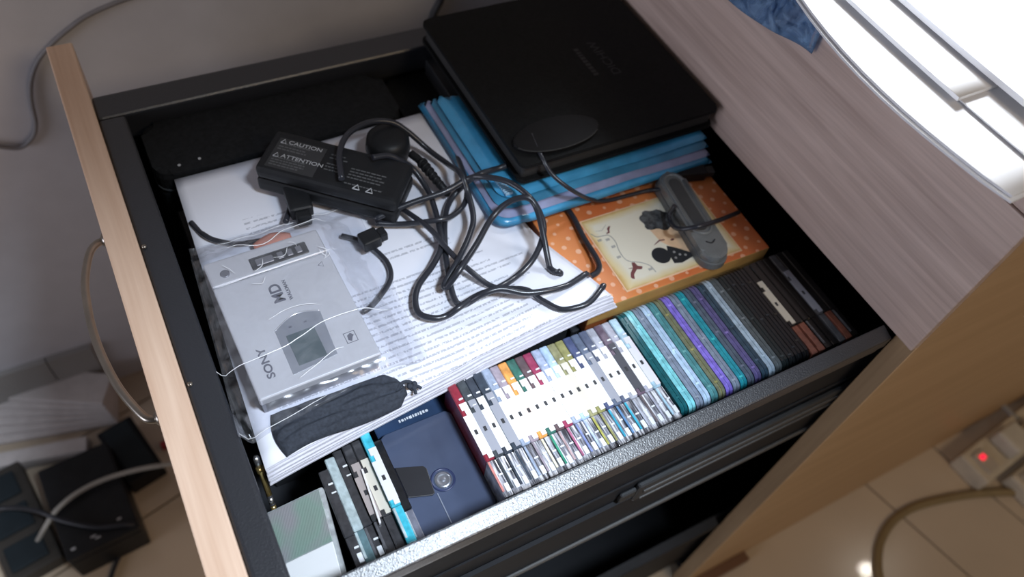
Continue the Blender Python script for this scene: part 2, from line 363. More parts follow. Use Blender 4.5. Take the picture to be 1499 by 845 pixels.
PATHS = {
    'loop_long': [(0.1372, 0.366, -0.004), (0.1651, 0.3657, 0.002), (0.1918, 0.3638, 0.006), (0.2136, 0.3662, 0.01), (0.2221, 0.3598, 0.0145), (0.2362, 0.3463, 0.0165), (0.2449, 0.3272, 0.0145), (0.2478, 0.3118, 0.006), (0.2408, 0.2982, 0.003), (0.2265, 0.2858, -0.0005), (0.2111, 0.2799, -0.005), (0.1929, 0.2741, -0.002), (0.1768, 0.2755, -0.005), (0.1604, 0.2711, -0.005), (0.1525, 0.2713, -0.0098), (0.1434, 0.2727, -0.0098), (0.1355, 0.2803, -0.0098), (0.1375, 0.2919, -0.0098), (0.1456, 0.3032, -0.0098), (0.1611, 0.3144, -0.0088), (0.1734, 0.327, -0.008), (0.1785, 0.3408, -0.007), (0.1843, 0.3659, -0.006), (0.1861, 0.3824, -0.006), (0.1814, 0.3968, 0.002), (0.1715, 0.4001, 0.012), (0.1634, 0.4032, 0.017), (0.151, 0.403, 0.0195)],
    'loop_upper': [(0.1226, 0.3906, 0.02), (0.1299, 0.4139, 0.021), (0.1432, 0.4311, 0.021), (0.1633, 0.4394, 0.019), (0.1805, 0.4377, 0.015), (0.1912, 0.4303, 0.008), (0.2033, 0.416, -0.003), (0.2101, 0.3962, -0.002), (0.2089, 0.371, 0.0115), (0.2088, 0.3576, 0.004), (0.2042, 0.3381, -0.0005), (0.1937, 0.3232, -0.0005), (0.1768, 0.3063, -0.0005), (0.1615, 0.2947, -0.005), (0.1607, 0.2906, -0.005), (0.1733, 0.2953, 0.005), (0.193, 0.3104, 0.005), (0.2113, 0.3254, 0.007), (0.2259, 0.3301, 0.014), (0.239, 0.3261, 0.0195), (0.2439, 0.3182, 0.016), (0.2413, 0.301, 0.009), (0.2373, 0.2808, -0.003), (0.2379, 0.2717, -0.012), (0.244, 0.2669, -0.028), (0.2487, 0.2605, -0.04)],
    'loop_right': [(0.2449, 0.3663, 0.0115), (0.2378, 0.367, 0.0105), (0.2196, 0.3658, 0.011), (0.2101, 0.3711, -0.004), (0.197, 0.3645, -0.0098), (0.186, 0.3482, -0.0098), (0.1747, 0.3225, -0.0098), (0.1656, 0.2949, -0.0098), (0.1629, 0.28, -0.0098), (0.1673, 0.2749, -0.0098), (0.1782, 0.2711, 0.0015), (0.1915, 0.2686, 0.004), (0.2062, 0.2602, 0.002), (0.223, 0.2557, 0.002), (0.2383, 0.2554, -0.0), (0.2608, 0.2603, -0.008), (0.2736, 0.2658, -0.013), (0.2799, 0.2769, -0.016), (0.2824, 0.2999, -0.018), (0.2857, 0.3223, -0.0185), (0.286, 0.3401, -0.0195)],
    'loop_cross': [(0.135, 0.3976, 0.004), (0.1506, 0.3831, -0.004), (0.1614, 0.3709, -0.008), (0.17, 0.3418, -0.002), (0.1751, 0.3205, -0.0045), (0.1806, 0.3001, -0.0045), (0.1925, 0.2804, -0.009), (0.21, 0.2658, -0.003), (0.216, 0.2536, -0.003), (0.2231, 0.2396, -0.0), (0.2349, 0.2349, 0.002), (0.2448, 0.2352, -0.004), (0.2572, 0.2415, -0.016), (0.2708, 0.2504, -0.03)],
    'plug_lead': [(0.1378, 0.3652, -0.008), (0.1558, 0.3577, -0.0085), (0.1765, 0.3466, -0.0015), (0.1908, 0.3463, -0.002), (0.2051, 0.3547, -0.003), (0.2122, 0.367, 0.003), (0.2236, 0.4039, -0.008), (0.2271, 0.4201, -0.009)],
    'thin_right': [(0.2675, 0.3726, 0.031), (0.2641, 0.3509, 0.03), (0.2675, 0.3375, 0.022), (0.2784, 0.3254, 0.0135), (0.3008, 0.3271, -0.008), (0.3188, 0.3273, -0.018), (0.3392, 0.3263, -0.0195), (0.3596, 0.3238, -0.0185), (0.3673, 0.3159, -0.012)],
    'device_lead': [(0.3585, 0.2917, -0.003), (0.3559, 0.2913, -0.012), (0.3524, 0.2839, -0.0125), (0.3483, 0.2736, -0.006), (0.3504, 0.2666, 0.0), (0.3616, 0.2617, 0.0045), (0.3903, 0.2684, -0.008), (0.4165, 0.2751, -0.018)],
    'bag_left': [(0.018, 0.4201, -0.02), (0.0223, 0.4059, -0.013), (0.0269, 0.3981, -0.0125), (0.0347, 0.3915, -0.0125), (0.0426, 0.387, -0.0125), (0.0592, 0.3836, -0.0125)],
    'bag_right': [(0.112, 0.367, -0.0125), (0.1199, 0.3603, -0.0125), (0.1271, 0.3505, -0.0125), (0.1329, 0.3325, -0.0125), (0.1297, 0.3172, -0.0125), (0.116, 0.305, -0.0125), (0.1061, 0.2992, -0.0125), (0.1013, 0.2982, -0.0125)],
    'brick_tail': [(0.0973, 0.4147, 0.006), (0.0929, 0.4115, -0.006), (0.0853, 0.4021, -0.009), (0.0786, 0.3913, -0.009)],
    'wall_cable': [(-0.135, 0.7015, -0.1386), (-0.1156, 0.7015, -0.1498), (-0.0997, 0.7015, -0.1562), (-0.0854, 0.7015, -0.1464), (-0.0779, 0.7015, -0.131), (-0.0735, 0.7015, -0.1067), (-0.0666, 0.7015, -0.0843), (-0.0542, 0.7015, -0.0642), (-0.0381, 0.7015, -0.0495), (-0.0203, 0.7015, -0.0377), (-0.0001, 0.7015, -0.0272), (0.0312, 0.7015, -0.0185), (0.0617, 0.7015, -0.0149)],
    'wall_cable2': [(0.35, 0.7015, -0.0689), (0.3484, 0.7015, -0.0856), (0.3416, 0.7015, -0.1), (0.3355, 0.7015, -0.1166), (0.3128, 0.7015, -0.1602), (0.2779, 0.7015, -0.2226)],
    'floor_cable': [(1.0405, -0.049, -0.591), (0.9973, -0.0072, -0.593), (0.9403, 0.0203, -0.595), (0.8869, 0.0379, -0.597), (0.8282, 0.0506, -0.597), (0.7828, 0.0496, -0.597), (0.746, 0.0367, -0.597), (0.7209, 0.0172, -0.597), (0.7036, -0.0052, -0.597), (0.682, -0.0438, -0.597)],
    'white_lead': [(-0.055, 0.5116, -0.545), (-0.09, 0.5147, -0.535), (-0.1244, 0.5207, -0.531), (-0.1635, 0.524, -0.531), (-0.1957, 0.5194, -0.532), (-0.2194, 0.5089, -0.534), (-0.2365, 0.4993, -0.545), (-0.2521, 0.4997, -0.57), (-0.2694, 0.4961, -0.593), (-0.2851, 0.4704, -0.5965)],
    'black_lead1': [(-0.2898, 0.5554, -0.56), (-0.2746, 0.5475, -0.556), (-0.2584, 0.5367, -0.548), (-0.2354, 0.5154, -0.536), (-0.2162, 0.4949, -0.535), (-0.1832, 0.4702, -0.535), (-0.1512, 0.4592, -0.536), (-0.1423, 0.4567, -0.545)],
    'black_lead2': [(-0.1591, 0.4679, -0.59), (-0.1711, 0.4569, -0.596), (-0.1843, 0.44, -0.596), (-0.2004, 0.4117, -0.596)],
    'power_lead': [(1.0829, 0.1554, -0.587), (1.0696, 0.1151, -0.577), (1.0612, 0.0809, -0.567)],
}

# ------------------------------------------------------------------ the room
plaster = plain('wall_plaster', (0.60, 0.60, 0.645), 0.85, var=0.03, scale=30, bmp=0.15)
grout = plain('tile_grout', (0.12, 0.10, 0.075), 0.9)
tile_m = plain('glazed_floor_tile', (0.60, 0.50, 0.385), 0.18, var=0.05, scale=7, coat=0.35)
tile_m.node_tree.nodes['Principled BSDF'].inputs['Coat Roughness'].default_value = 0.035
skirt_m = plain('skirting_tile', (0.33, 0.32, 0.31), 0.35, var=0.05, scale=12)

tag(MB().box((-2.6, 0.705, -0.62), (2.6, 0.80, 1.9)).build('wall_back', plaster), kind='structure')
floor = tag(MB().box((-2.6, -2.2, -0.70), (2.6, 0.705, -0.604)).build('floor', grout), kind='structure')
TU = [-1.61, -1.01, -0.41, 0.188, 0.788, 0.926, 1.526, 2.1]
TV = [-1.9, -1.2, -0.42, 0.508, 0.66, 1.2]
cu, su = math.cos(math.radians(14.4)), math.sin(math.radians(14.4))
TM = Matrix(((cu, -su, 0, 0), (su, cu, 0, 0), (0, 0, 1, 0), (0, 0, 0, 1)))
for i in range(len(TU) - 1):
    for j in range(len(TV) - 1):
        mb = MB().box((TU[i] + .0014, TV[j] + .0014, -0.612), (TU[i + 1] - .0014, TV[j + 1] - .0014, -0.6), TM)
        bm = mb.bm      # trim the tiles at the wall
        bmesh.ops.bisect_plane(bm, geom=bm.verts[:] + bm.edges[:] + bm.faces[:], plane_co=(0, 0.7049, 0), plane_no=(0, 1, 0), clear_outer=True)
        if not bm.faces: bm.free(); continue
        bmesh.ops.holes_fill(bm, edges=[e for e in bm.edges if e.is_boundary], sides=0)
        mb.build('tile', tile_m, floor)
base = tag(MB().box((-2.6, 0.697, -0.6), (-2.2, 0.705, -0.5)).build('baseboard_back', skirt_m), kind='structure')
x = -2.199
while x < -0.14:
    x2 = min(x + 0.5635, -0.136)
    if x2 > -0.3: x2 = -0.1875 if x < -0.2 else -0.133
    MB().box((x, 0.697, -0.6), (x2 - 0.0015, 0.705, -0.5)).build('tile', skirt_m, base)
    x = x2

# ------------------------------------------------------------------ the desk with its drawers
panel_m = wood('desk_front_veneer', (0.46, 0.345, 0.30), (0.66, 0.52, 0.46), 'y')
side_m = wood('desk_side_laminate', (0.54, 0.355, 0.19), (0.62, 0.42, 0.24), 'x', scale=0.4)
edge_m = wood('edge_banding', (0.33, 0.22, 0.125), (0.42, 0.29, 0.17), 'z')
front_m = wood('drawer_front_veneer', (0.64, 0.43, 0.305), (0.78, 0.57, 0.43), 'y')
black_metal = metal_speckle('black_powder_coat', (0.022, 0.024, 0.03), 0.34)
sheet_black = plain('black_sheet_steel', (0.014, 0.015, 0.018), 0.62, var=0.2)
sheet_black.node_tree.nodes['Principled BSDF'].inputs['Specular IOR Level'].default_value = 0.25
dull_black = plain('dull_black_sheet', (0.013, 0.014, 0.017), 0.6)
dull_black.node_tree.nodes['Principled BSDF'].inputs['Specular IOR Level'].default_value = 0.25
rail_m = plain('dark_zinc_rail', (0.05, 0.053, 0.057), 0.5, 0.5, var=0.1)
handle_m = plain('brushed_nickel', (0.40, 0.365, 0.32), 0.28, 0.95, var=0.1)
brass = plain('brass', (0.72, 0.50, 0.18), 0.3, 0.9)
steel = plain('bright_steel', (0.75, 0.75, 0.76), 0.22, 0.95)

desk = thing('desk', 'wooden desk pedestal with wood grain front and an open black metal drawer', 'desk', (0.6, 0.3, -0.6))
mb = MB().box((0.446, 0.109, -0.6), (1.25, 0.1262, 0.138), bev=0.0006, seg=1)
o = mb.build('side_panel', [side_m, edge_m], desk)
for p in o.data.polygons:
    if p.normal.x < -0.9: p.material_index = 1
MB().box((0.446, 0.612, -0.6), (1.25, 0.629, 0.138)).build('side_panel', side_m, desk)
MB().box((0.437, 0.1085, 0.001), (0.4455, 0.629, 0.1375), bev=0.0012).build('upper_drawer_front', panel_m, desk)
MB().box((0.437, 0.1075, 0.139), (1.27, 0.64, 0.163), bev=0.0015).build('desktop', panel_m, desk)
MB().box((1.235, 0.1262, -0.6), (1.25, 0.612, 0.138)).build('back_panel', dull_black, desk)
MB().box((0.46, 0.1262, -0.6), (1.235, 0.612, -0.585)).build('bottom_panel', dull_black, desk)
MB().box((0.452, 0.128, 0.006), (1.23, 0.61, 0.012)).build('drawer_divider', dull_black, desk)
MB().box((0.447, 0.0962, -0.5999), (0.55, 0.1088, -0.586), bev=0.001).build('plinth_block', plain('brown_block', (0.17, 0.085, 0.045), 0.5), desk)

# the open drawer: one folded black sheet-metal box with a rolled rim
def drawer_box(mb, x0, x1, y0, y1, z0, z1):
    mb.box((x0, y0 + .006, z0), (x1, y0 + .0075, z1 - .006))
    mb.box((x0, y1 - .0075, z0), (x1, y1 - .006, z1 - .006))
    mb.box((x0, y0 + .006, z0), (x0 + .0015, y1 - .006, z1 - .006)); mb.box((x1 - .0015, y0 + .006, z0), (x1, y1 - .006, z1 - .006))
    mb.box((x0, y0 + .006, z0), (x1, y1 - .006, z0 + .0015))
def drawer_rims(x0, x1, y0, y1, z1, mat, parent):
    """Rolled rims: the near one slopes gently outwards before it folds down."""
    prof = [(.0073, -.026), (.0073, -.0004), (.0069, 0.0), (.0060, -.0001), (.0020, -.0014), (-.0022, -.0028), (-.0030, -.0033), (-.0033, -.0042), (-.0033, -.014), (-.0020, -.0146), (-.0008, -.026)]
    Mx = Matrix(((0, 0, 1, 0), (1, 0, 0, y0), (0, 1, 0, z1), (0, 0, 0, 1)))
    o = MB().prism(prof, x0, min(x1, 0.436), Mx).build('rim', mat, parent)
    MB().box((x0, y1 - .0168, z1 - .026), (x1, y1 + .010, z1), bev=.003, seg=3).build('rim', mat, parent)
    MB().box((x0, y0 + .009, z1 - .020), (x0 + .0193, y1 - .017, z1 - .0006), bev=.003, seg=3).build('rim', mat, parent)
    MB().box((x1 - .012, y0 + .009, z1 - .026), (x1, y1 - .017, z1 - .0006), bev=.003, seg=3).build('rim', mat, parent)
mb = MB(); drawer_box(mb, -0.0188, 0.56, 0.1272, 0.549, -0.1165, 0.0)
drawer = mb.build('drawer', sheet_black, desk)
drawer_rims(-0.0188, 0.56, 0.1272, 0.549, 0.0, black_metal, drawer)
fr = MB().box((-0.039, 0.10, -0.20), (-0.0192, 0.628, 0.0015), bev=.0012).build('drawer_front', front_m, drawer)
hz = -0.028
hp = [(-0.0392, 0.438, hz), (-0.047, 0.4365, hz), (-0.0535, 0.428, hz), (-0.0605, 0.405, hz), (-0.0632, 0.380, hz), (-0.0636, 0.360, hz), (-0.0620, 0.338, hz), (-0.0575, 0.312, hz), (-0.050, 0.290, hz), (-0.0455, 0.2835, hz), (-0.0392, 0.2825, hz)]
hb = MB().tube(hp, 0.0027, 12, 6)
for yy in (0.438, 0.2825): hb.lathe([(0.0055, 0), (0.0055, 0.002), (0.0035, 0.004)], frame((-0.039, yy, hz), (0, 1, 0), (0, 0, 1)) @ Matrix.Rotation(math.pi, 4, 'X'), 14)
hb.build('handle', handle_m, drawer)
for (x, y, z) in ((-0.0185, 0.281, 0.0), (-0.0185, 0.397, 0.0)):
    MB().lathe([(0.0017, 0), (0.0017, 0.001), (0.0008, 0.0016)], Matrix.Translation((x + .0022, y, z)), 10).build('rim_screw', handle_m, drawer)
MB().lathe([(0.0048, 0), (0.0048, 0.0022), (0.003, 0.0036)], frame((-0.0170, 0.281, -0.030), (0, 1, 0), (0, 0, 1)), 14).build('handle_screw', brass, drawer)
# folded ribs and the slide on the near side of the drawer
for z0, z1, xs, nm, mt in ((-0.046, -0.042, 0.0, 'side_rib', sheet_black), (-0.088, -0.084, 0.0, 'side_rib', sheet_black)):
    MB().box((xs, 0.1318, z0), (0.56, 0.1336, z1), bev=.0008, seg=1).build(nm, mt, drawer)
sl = MB(); sl.box((0.246, 0.1280, -0.122), (0.60, 0.1326, -0.094), bev=.0012, seg=1); sl.box((0.232, 0.1290, -0.112), (0.246, 0.1326, -0.100), bev=.001, seg=1)
sl.build('slide_rail', rail_m, drawer)
sl = MB(); sl.box((0.252, 0.1272, -0.1085), (0.60, 0.1281, -0.1045)); sl.box((0.252, 0.1272, -0.1205), (0.60, 0.1281, -0.1180))
sl.build('slide_channel', plain('worn_rail', (0.12, 0.12, 0.12), 0.5, 0.4), drawer)
MB().box((0.0, 0.1275, -0.172), (0.56, 0.1300, -0.166), bev=.0008, seg=1).build('bottom_flange', plain('worn_rail', (0.12, 0.12, 0.12), 0.5, 0.4), drawer)  # paler grey than the drawer sheet, as on the channel
MB().box((0.0, 0.1300, -0.170), (0.56, 0.54, -0.1170)).build('undertray', dull_black, drawer)
# the lower drawer, pulled out less far
mb = MB(); drawer_box(mb, 0.12, 0.75, 0.1272, 0.549, -0.56, -0.385)
low = mb.build('lower_drawer', dull_black, desk)
drawer_rims(0.12, 0.75, 0.1272, 0.549, -0.385, sheet_black, low)
MB().box((0.0985, 0.112, -0.575), (0.1195, 0.628, -0.2), bev=.0012).build('drawer_front', front_m, low)
MB().box((0.30, 0.1272, -0.412), (0.75, 0.1290, -0.408)).build('slide_rail', rail_m, low)

# ------------------------------------------------------------------ things on and against the desk
white_paper = plain('white_paper', (0.86, 0.87, 0.90), 0.7, var=0.02, scale=20)
papers = thing('paper_stack', 'thick pile of white papers overhanging the front edge of the desktop', 'papers', (0.55, 0.3, 0.163))
def desk_sheet(x_edge, wob, y0, y1, z0, th, lift, droop):
    def pt(dz):
        def f(u, v):
            y = y0 + (y1 - y0) * v
            xe = x_edge + wob * min(2.0, ((y - 0.205) / 0.09) ** 2)
            x = xe + (1.0 - xe) * (u ** 2.2)
            over = max(0.0, 0.437 - x) / 0.045
            z = z0 + lift * (1 - sm(0.0, 0.10, x - xe)) * sm(0.0, 0.25, y - 0.12) - droop * over ** 2 * (1 - sm(0.0, 0.05, y - y0))
            return Vector((x, y, z + dz))
        return f
    return MB().slab(22, 26, pt(th), pt(0))
desk_sheet(0.3920, 0.012, 0.117, 0.60, 0.1634, 0.0014, 0.000, 0.002).build('sheet_bundle', white_paper, papers)
desk_sheet(0.3945, 0.011, 0.119, 0.60, 0.1652, 0.0014, 0.0006, 0.0015).build('sheet_bundle', white_paper, papers)
desk_sheet(0.4290, 0.002, 0.186, 0.60, 0.1690, 0.0026, 0.0014, 0.0).build('sheet_bundle', white_paper, papers)
desk_sheet(0.4330, 0.002, 0.128, 0.60, 0.1680, 0.0006, 0.000, 0.0).build('sheet_bundle', white_paper, papers)
desk_sheet(0.4590, 0.002, 0.150, 0.60, 0.1735, 0.0036, 0.0010, 0.0).build('sheet_bundle', white_paper, papers)

blue_film = film('blue_tinted_film', (0.42, 0.62, 0.86), white=0.22, gloss=0.10, rough=0.15, tintmix=1)
def hang(dx):
    def f(u, v):
        y = 0.292 + 0.10 * u; top = 0.1625
        bot = 0.1235 - 0.018 * u + 0.002 * math.sin(u * 9)
        z = bot + (top - bot) * v
        return Vector((0.4345 - dx - 0.0035 * math.sin(u * 6 + v * 2) ** 2 - (0.002 if v < .9 else 0), y, z))
    return f
tag(MB().slab(20, 10, hang(0.0), hang(0.0006)).build('plastic_sleeve', blue_film), 'blue translucent plastic sleeve hanging down over the desk front below the papers', 'plastic sleeve')

# ------------------------------------------------------------------ black boxes that the drawer is packed with
def carton(name, lo, hi, label, mat, parts=()):
    t = thing(name, label, 'box', ((lo[0] + hi[0]) / 2, (lo[1] + hi[1]) / 2, lo[2]))
    MB().box(lo, (hi[0], hi[1], hi[2] - .012), bev=.0008, seg=1).build('body', mat, t)
    MB().box((lo[0], lo[1], hi[2] - .0115), hi, bev=.0008, seg=1).build('lid', mat, t)
    return t
black_card = plain('black_card', (0.02, 0.021, 0.024), 0.5, var=0.15)
print_grey = plain('grey_print', (0.42, 0.43, 0.45), 0.6)
faint_print = plain('faint_grey_print', (0.036, 0.037, 0.039), 0.5, spec=0.15)
carton('black_box', (0.012, 0.246, -0.1148), (0.243, 0.452, -0.0335), 'flat black box under the white printed paper stack', black_card)
b2 = carton('black_box', (0.2475, 0.246, -0.1148), (0.432, 0.346, -0.0535), 'black box with small white print, under the orange dotted box', black_card)
b3 = carton('black_box', (0.252, 0.349, -0.1148), (0.434, 0.532, -0.0145), 'black box under the blue plastic pouch', black_card)

# ------------------------------------------------------------------ the printed paper stack
page = page_mat()
edge_paper = plain('paper_edge', (0.66, 0.66, 0.74), 0.75, var=0.06, scale=150)
stack = thing('paper_stack', 'stack of white printed pages lying in the drawer under the black cables', 'papers', (0.12, 0.34, -0.033))
def stack_z(x, y): return 0.019 * sm(0.13, 0.262, x) * (1 - sm(0.225, 0.33, y)) + 0.004 * sm(0.10, 0.25, x) * sm(0.3, 0.4, y)
def stack_sheet(k, n, xl, xr, yn, yf, slx, srx, dn):
    z0 = -0.0332 + 0.0017 * k
    def pt(dz):
        def f(u, v):
            a = xl + slx * v; b = xr + srx * v
            x = a + (b - a) * u; y = yn + dn * min(1.0, u / 0.6) ** 0.9 * (1 - v) + (yf - yn) * v
            return Vector((x, y, z0 + dz + stack_z(x, y)))
        return f
    MB().slab(30, 22, pt(0.00155), pt(0.0)).build('sheets', [edge_paper if k < n - 1 else page], stack)
jr = random.Random(21)
for k in range(10):
    top_ = k == 9
    stack_sheet(k, 10, 0.0072 + jr.uniform(0, .0010), 0.2690 - 0.0007 * k + jr.uniform(-.0008, .0008) - (0.003 if top_ else 0), 0.2130 + 0.0004 * k + jr.uniform(-.0006, .0006), 0.463 + 0.0005 * k, 0.010, -0.040, 0.0190)
STK = -0.0332 + 0.0017 * 9 + 0.00155     # top of the stack, where it lies flat

# ------------------------------------------------------------------ mini disc cases
case_cache = {}
def tintmat(name, col, rough=0.18, coat=0.4): return plain('tinted_' + name, col, rough, 0.0, var=0.25, scale=220, coat=coat)
white_label = plain('white_label', (0.88, 0.88, 0.88), 0.6, var=0.01)
grey_label = plain('grey_label', (0.30, 0.31, 0.36), 0.6, var=0.03)
beige_label = plain('beige_label', (0.62, 0.58, 0.50), 0.6, var=0.03)
pink_label = plain('pinkish_label', (0.90, 0.70, 0.62), 0.6, var=0.02)
pale_label = plain('pale_label', (0.70, 0.70, 0.74), 0.6, var=0.02)
dark_label = plain('charcoal_label', (0.07, 0.07, 0.085), 0.6, var=0.03)
brown_label = plain('dusky_pink_label', (0.36, 0.31, 0.30), 0.6, var=0.03)
LBL = dict(white=white_label, grey=grey_label, beige=beige_label, pinkish=pink_label, pale=pale_label, charcoal=dark_label, dusky=brown_label)
clear_end = streaky('clear_polystyrene', (0.05, 0.05, 0.06), (0.30, 0.30, 0.34), (0.80, 0.80, 0.84))  # glints and gaps of the plastic painted into its colour
glint = plain('moulded_clear_rib', (0.82, 0.84, 0.88), 0.08, var=0.05, coat=1.0)  # white colour stands in for glints on the clear ribs
slot_dark = plain('slot_dark', (0.03, 0.03, 0.035), 0.5)
CH, CL, CW = 0.0846, 0.0885, 0.0064       # height, length along y, thickness of a case
def disc_case(name, label, cat, x, tint, lab=None, end=None, stripe=None, y0=0.1440, top=-0.030, length=CL, group=None, width=CW, ribs=True, lean=0.0):
    """Upright case: shell, its clear near end, spine label with notch and slot, hinge ribs. Spine faces up."""
    rng2 = random.Random(int(x * 1e5))
    t = thing(name, label, cat, (x, y0 + length / 2, top - CH), group)
    h = width / 2; L = length; top = top + rng2.uniform(-.0006, .0006)
    X = lambda a: x + a
    b = MB()
    b.box((X(-h), y0 + 0.30 * L, top - CH), (X(h), y0 + L, top), bev=.0007, seg=1)
    b.build('shell', tint, t)
    e = MB(); s = MB()
    e.box((X(-h), y0, top - CH), (X(h), y0 + 0.298 * L, top - .0004), bev=.0009, seg=2)
    e.build('clear_end', end or clear_end, t)
    c = MB()
    c.box((X(-h * .95), y0 + .004, top - .0006), (X(-h * .45), y0 + 0.29 * L, top + .0005), bev=.0002, seg=1)
    c.build('edge_stripe', stripe or tint, t)
    if ribs:
        for q, (ya, wd) in enumerate(((0.83, .0012), (0.745, .0009), (0.035, .0060), (0.17, .0012))):
            yy = y0 + L * (ya + rng2.uniform(-.008, .008))
            MB().box((X(-h * .1), yy, top - .0006), (X(h * .85), yy + wd, top + .0007), bev=.0002, seg=1).build('hinge_rib', glint, t)
    if lab:
        l = MB(); a, bq = y0 + 0.355 * L, y0 + 0.69 * L     # main white part
        za, zb = top - .0002, top + .0006; hl = h * 1.02
        slot = y0 + 0.52 * L; sl = .0036
        l.box((X(-hl), a, za), (X(hl), slot, zb)); l.box((X(-hl), slot + sl, za), (X(hl), bq, zb))
        l.box((X(-hl), slot, za), (X(-hl * .35), slot + sl, zb)); l.box((X(hl * .3), slot, za), (X(hl), slot + sl, zb))
        l.box((X(-hl * .1), bq, za), (X(hl), bq + .0095, zb))        # narrow tongue at the far end
        l.box((X(-hl * .6), bq + .0095 * .45, za), (X(-hl * .1), bq + .0095, zb))
        l.box((X(-hl * .15), a - .0035, za), (X(hl * .95), a, zb))   # tab at the near end
        l.build('spine_label', lab, t)
        MB().box((X(-hl * .5), slot - .0004, top - .0003), (X(hl * .5), slot + sl + .0004, top + .0003)).build('label_slot', slot_dark, t)
    return t
row = 'mini disc cases standing in the long row'
ORD = ['first', 'second', 'third', 'fourth', 'fifth', 'sixth', 'seventh', 'eighth', 'ninth', 'tenth', 'eleventh', 'twelfth', 'thirteenth', 'fourteenth', 'fifteenth', 'sixteenth', 'seventeenth', 'eighteenth', 'nineteenth', 'twentieth', 'twenty-first']
specs = [('red', (0.26, 0.03, 0.05), 'white'), ('smoke grey', (0.06, 0.07, 0.08), 'grey'), ('dark slate', (0.05, 0.06, 0.08), 'white'), ('slate', (0.05, 0.065, 0.09), 'grey'),
         ('silver blue', (0.32, 0.38, 0.50), 'white'), ('mauve grey', (0.34, 0.29, 0.34), 'white'), ('orange', (0.80, 0.36, 0.10), 'pinkish'), ('green', (0.05, 0.16, 0.13), 'white'),
         ('brown', (0.13, 0.09, 0.10), 'white'), ('crimson', (0.32, 0.05, 0.11), 'white'), ('pale blue', (0.40, 0.46, 0.62), 'white'), ('sky blue', (0.45, 0.60, 0.85), 'white'),
         ('olive', (0.32, 0.31, 0.17), 'beige'), ('mustard', (0.30, 0.29, 0.12), 'white'), ('navy', (0.08, 0.10, 0.20), 'white'), ('steel blue', (0.12, 0.15, 0.22), 'grey'),
         ('dim blue', (0.11, 0.13, 0.20), 'white'), ('silver', (0.42, 0.43, 0.50), 'white'), ('dusky violet', (0.14, 0.10, 0.14), 'charcoal'), ('frosted', (0.40, 0.40, 0.48), 'white'), ('ice blue', (0.40, 0.58, 0.70), 'pale')]
stripes = {0: (0.55, 0.22, 0.2), 6: (0.8, 0.74, 0.55), 7: (0.05, 0.28, 0.18), 9: (0.42, 0.14, 0.24), 8: (0.45, 0.32, 0.33), 12: (0.45, 0.43, 0.12), 14: (0.05, 0.35, 0.5), 15: (0.12, 0.25, 0.45), 16: (0.05, 0.4, 0.55), 18: (0.15, 0.12, 0.13), 10: (0.25, 0.3, 0.55), 11: (0.5, 0.6, 0.85)}
for i, (tn, tc, ln) in enumerate(specs):
    nm = {'pinkish': 'pinkish', 'pale': 'pale grey', 'charcoal': 'charcoal'}.get(ln, ln)
    st = tintmat('stripe_%d' % i, stripes[i]) if i in stripes else None
    disc_case('mini_disc_case', f'disc case with {nm} label and {tn} end, {ORD[i]} labelled one from the left', 'disc case',
              0.1375 + 0.00659 * i, tintmat(tn.replace(' ', '_'), tc), LBL[ln], None, st, group=row)

def clear_case(label, x, tint, inner, width=0.0062, y0=0.1455, length=0.091, top=-0.0285):
    """Rounded translucent case: two shell halves with a coloured insert between them."""
    t = thing('translucent_disc_case', label, 'disc case', (x, y0 + length / 2, top - CH), 'translucent disc cases at the right of the row')
    for s in (-1, 1):
        poly = rrect(y0, top - CH, y0 + length, top, .007)
        M = Matrix(((0, 0, 1, x + s * width * .27), (1, 0, 0, 0), (0, 1, 0, 0), (0, 0, 0, 1)))
        MB().prism(poly, -width * .21, width * .21, M, bev=.0005).build('shell_half', tint, t)
    poly = rrect(y0 + .001, top - CH + .001, y0 + length - .001, top - .0006, .006)
    M = Matrix(((0, 0, 1, x), (1, 0, 0, 0), (0, 1, 0, 0), (0, 0, 0, 1)))
    MB().prism(poly, -width * .055, width * .055, M).build('insert', inner, t)
    r2 = random.Random(int(x * 1e5))
    for q in range(3):
        yy = y0 + length * (0.06 + 0.36 * q + r2.uniform(0, .1)); MB().box((x - width * .3, yy, top - .0005), (x + width * .2, yy + .0016, top + .0005), bev=.0002, seg=1).build('rib', inner, t)
    return t
T = lambda n, c: tintmat('clear_' + n, c, 0.14, 0.7)
clears = [('dark teal', (0.01, 0.10, 0.12), (0.02, 0.14, 0.16)), ('bright cyan', (0.22, 0.62, 0.68), (0.30, 0.72, 0.78)), ('grey clear', (0.22, 0.27, 0.36), (0.35, 0.40, 0.48)), ('light blue', (0.46, 0.62, 0.85), (0.60, 0.78, 0.95)),
          ('sea green', (0.08, 0.25, 0.27), (0.16, 0.40, 0.40)), ('olive smoke', (0.17, 0.18, 0.12), (0.32, 0.30, 0.12)), ('violet', (0.22, 0.16, 0.62), (0.34, 0.28, 0.75)), ('cool grey', (0.20, 0.25, 0.33), (0.33, 0.38, 0.45)),
          ('turquoise', (0.02, 0.27, 0.35), (0.05, 0.5, 0.52)), ('slate grey', (0.08, 0.11, 0.15), (0.16, 0.18, 0.25)), ('indigo', (0.10, 0.09, 0.22), (0.20, 0.15, 0.40)), ('midnight blue', (0.03, 0.06, 0.09), (0.07, 0.11, 0.16)),
          ('powder blue', (0.36, 0.46, 0.56), (0.46, 0.58, 0.68)), ('pewter', (0.09, 0.11, 0.12), (0.20, 0.23, 0.25)), ('black green', (0.015, 0.022, 0.024), (0.05, 0.06, 0.06)), ('charcoal', (0.013, 0.015, 0.017), (0.04, 0.045, 0.05)),
          ('jet black', (0.01, 0.011, 0.013), (0.03, 0.035, 0.04)), ('soot black', (0.012, 0.012, 0.014), (0.04, 0.035, 0.03))]
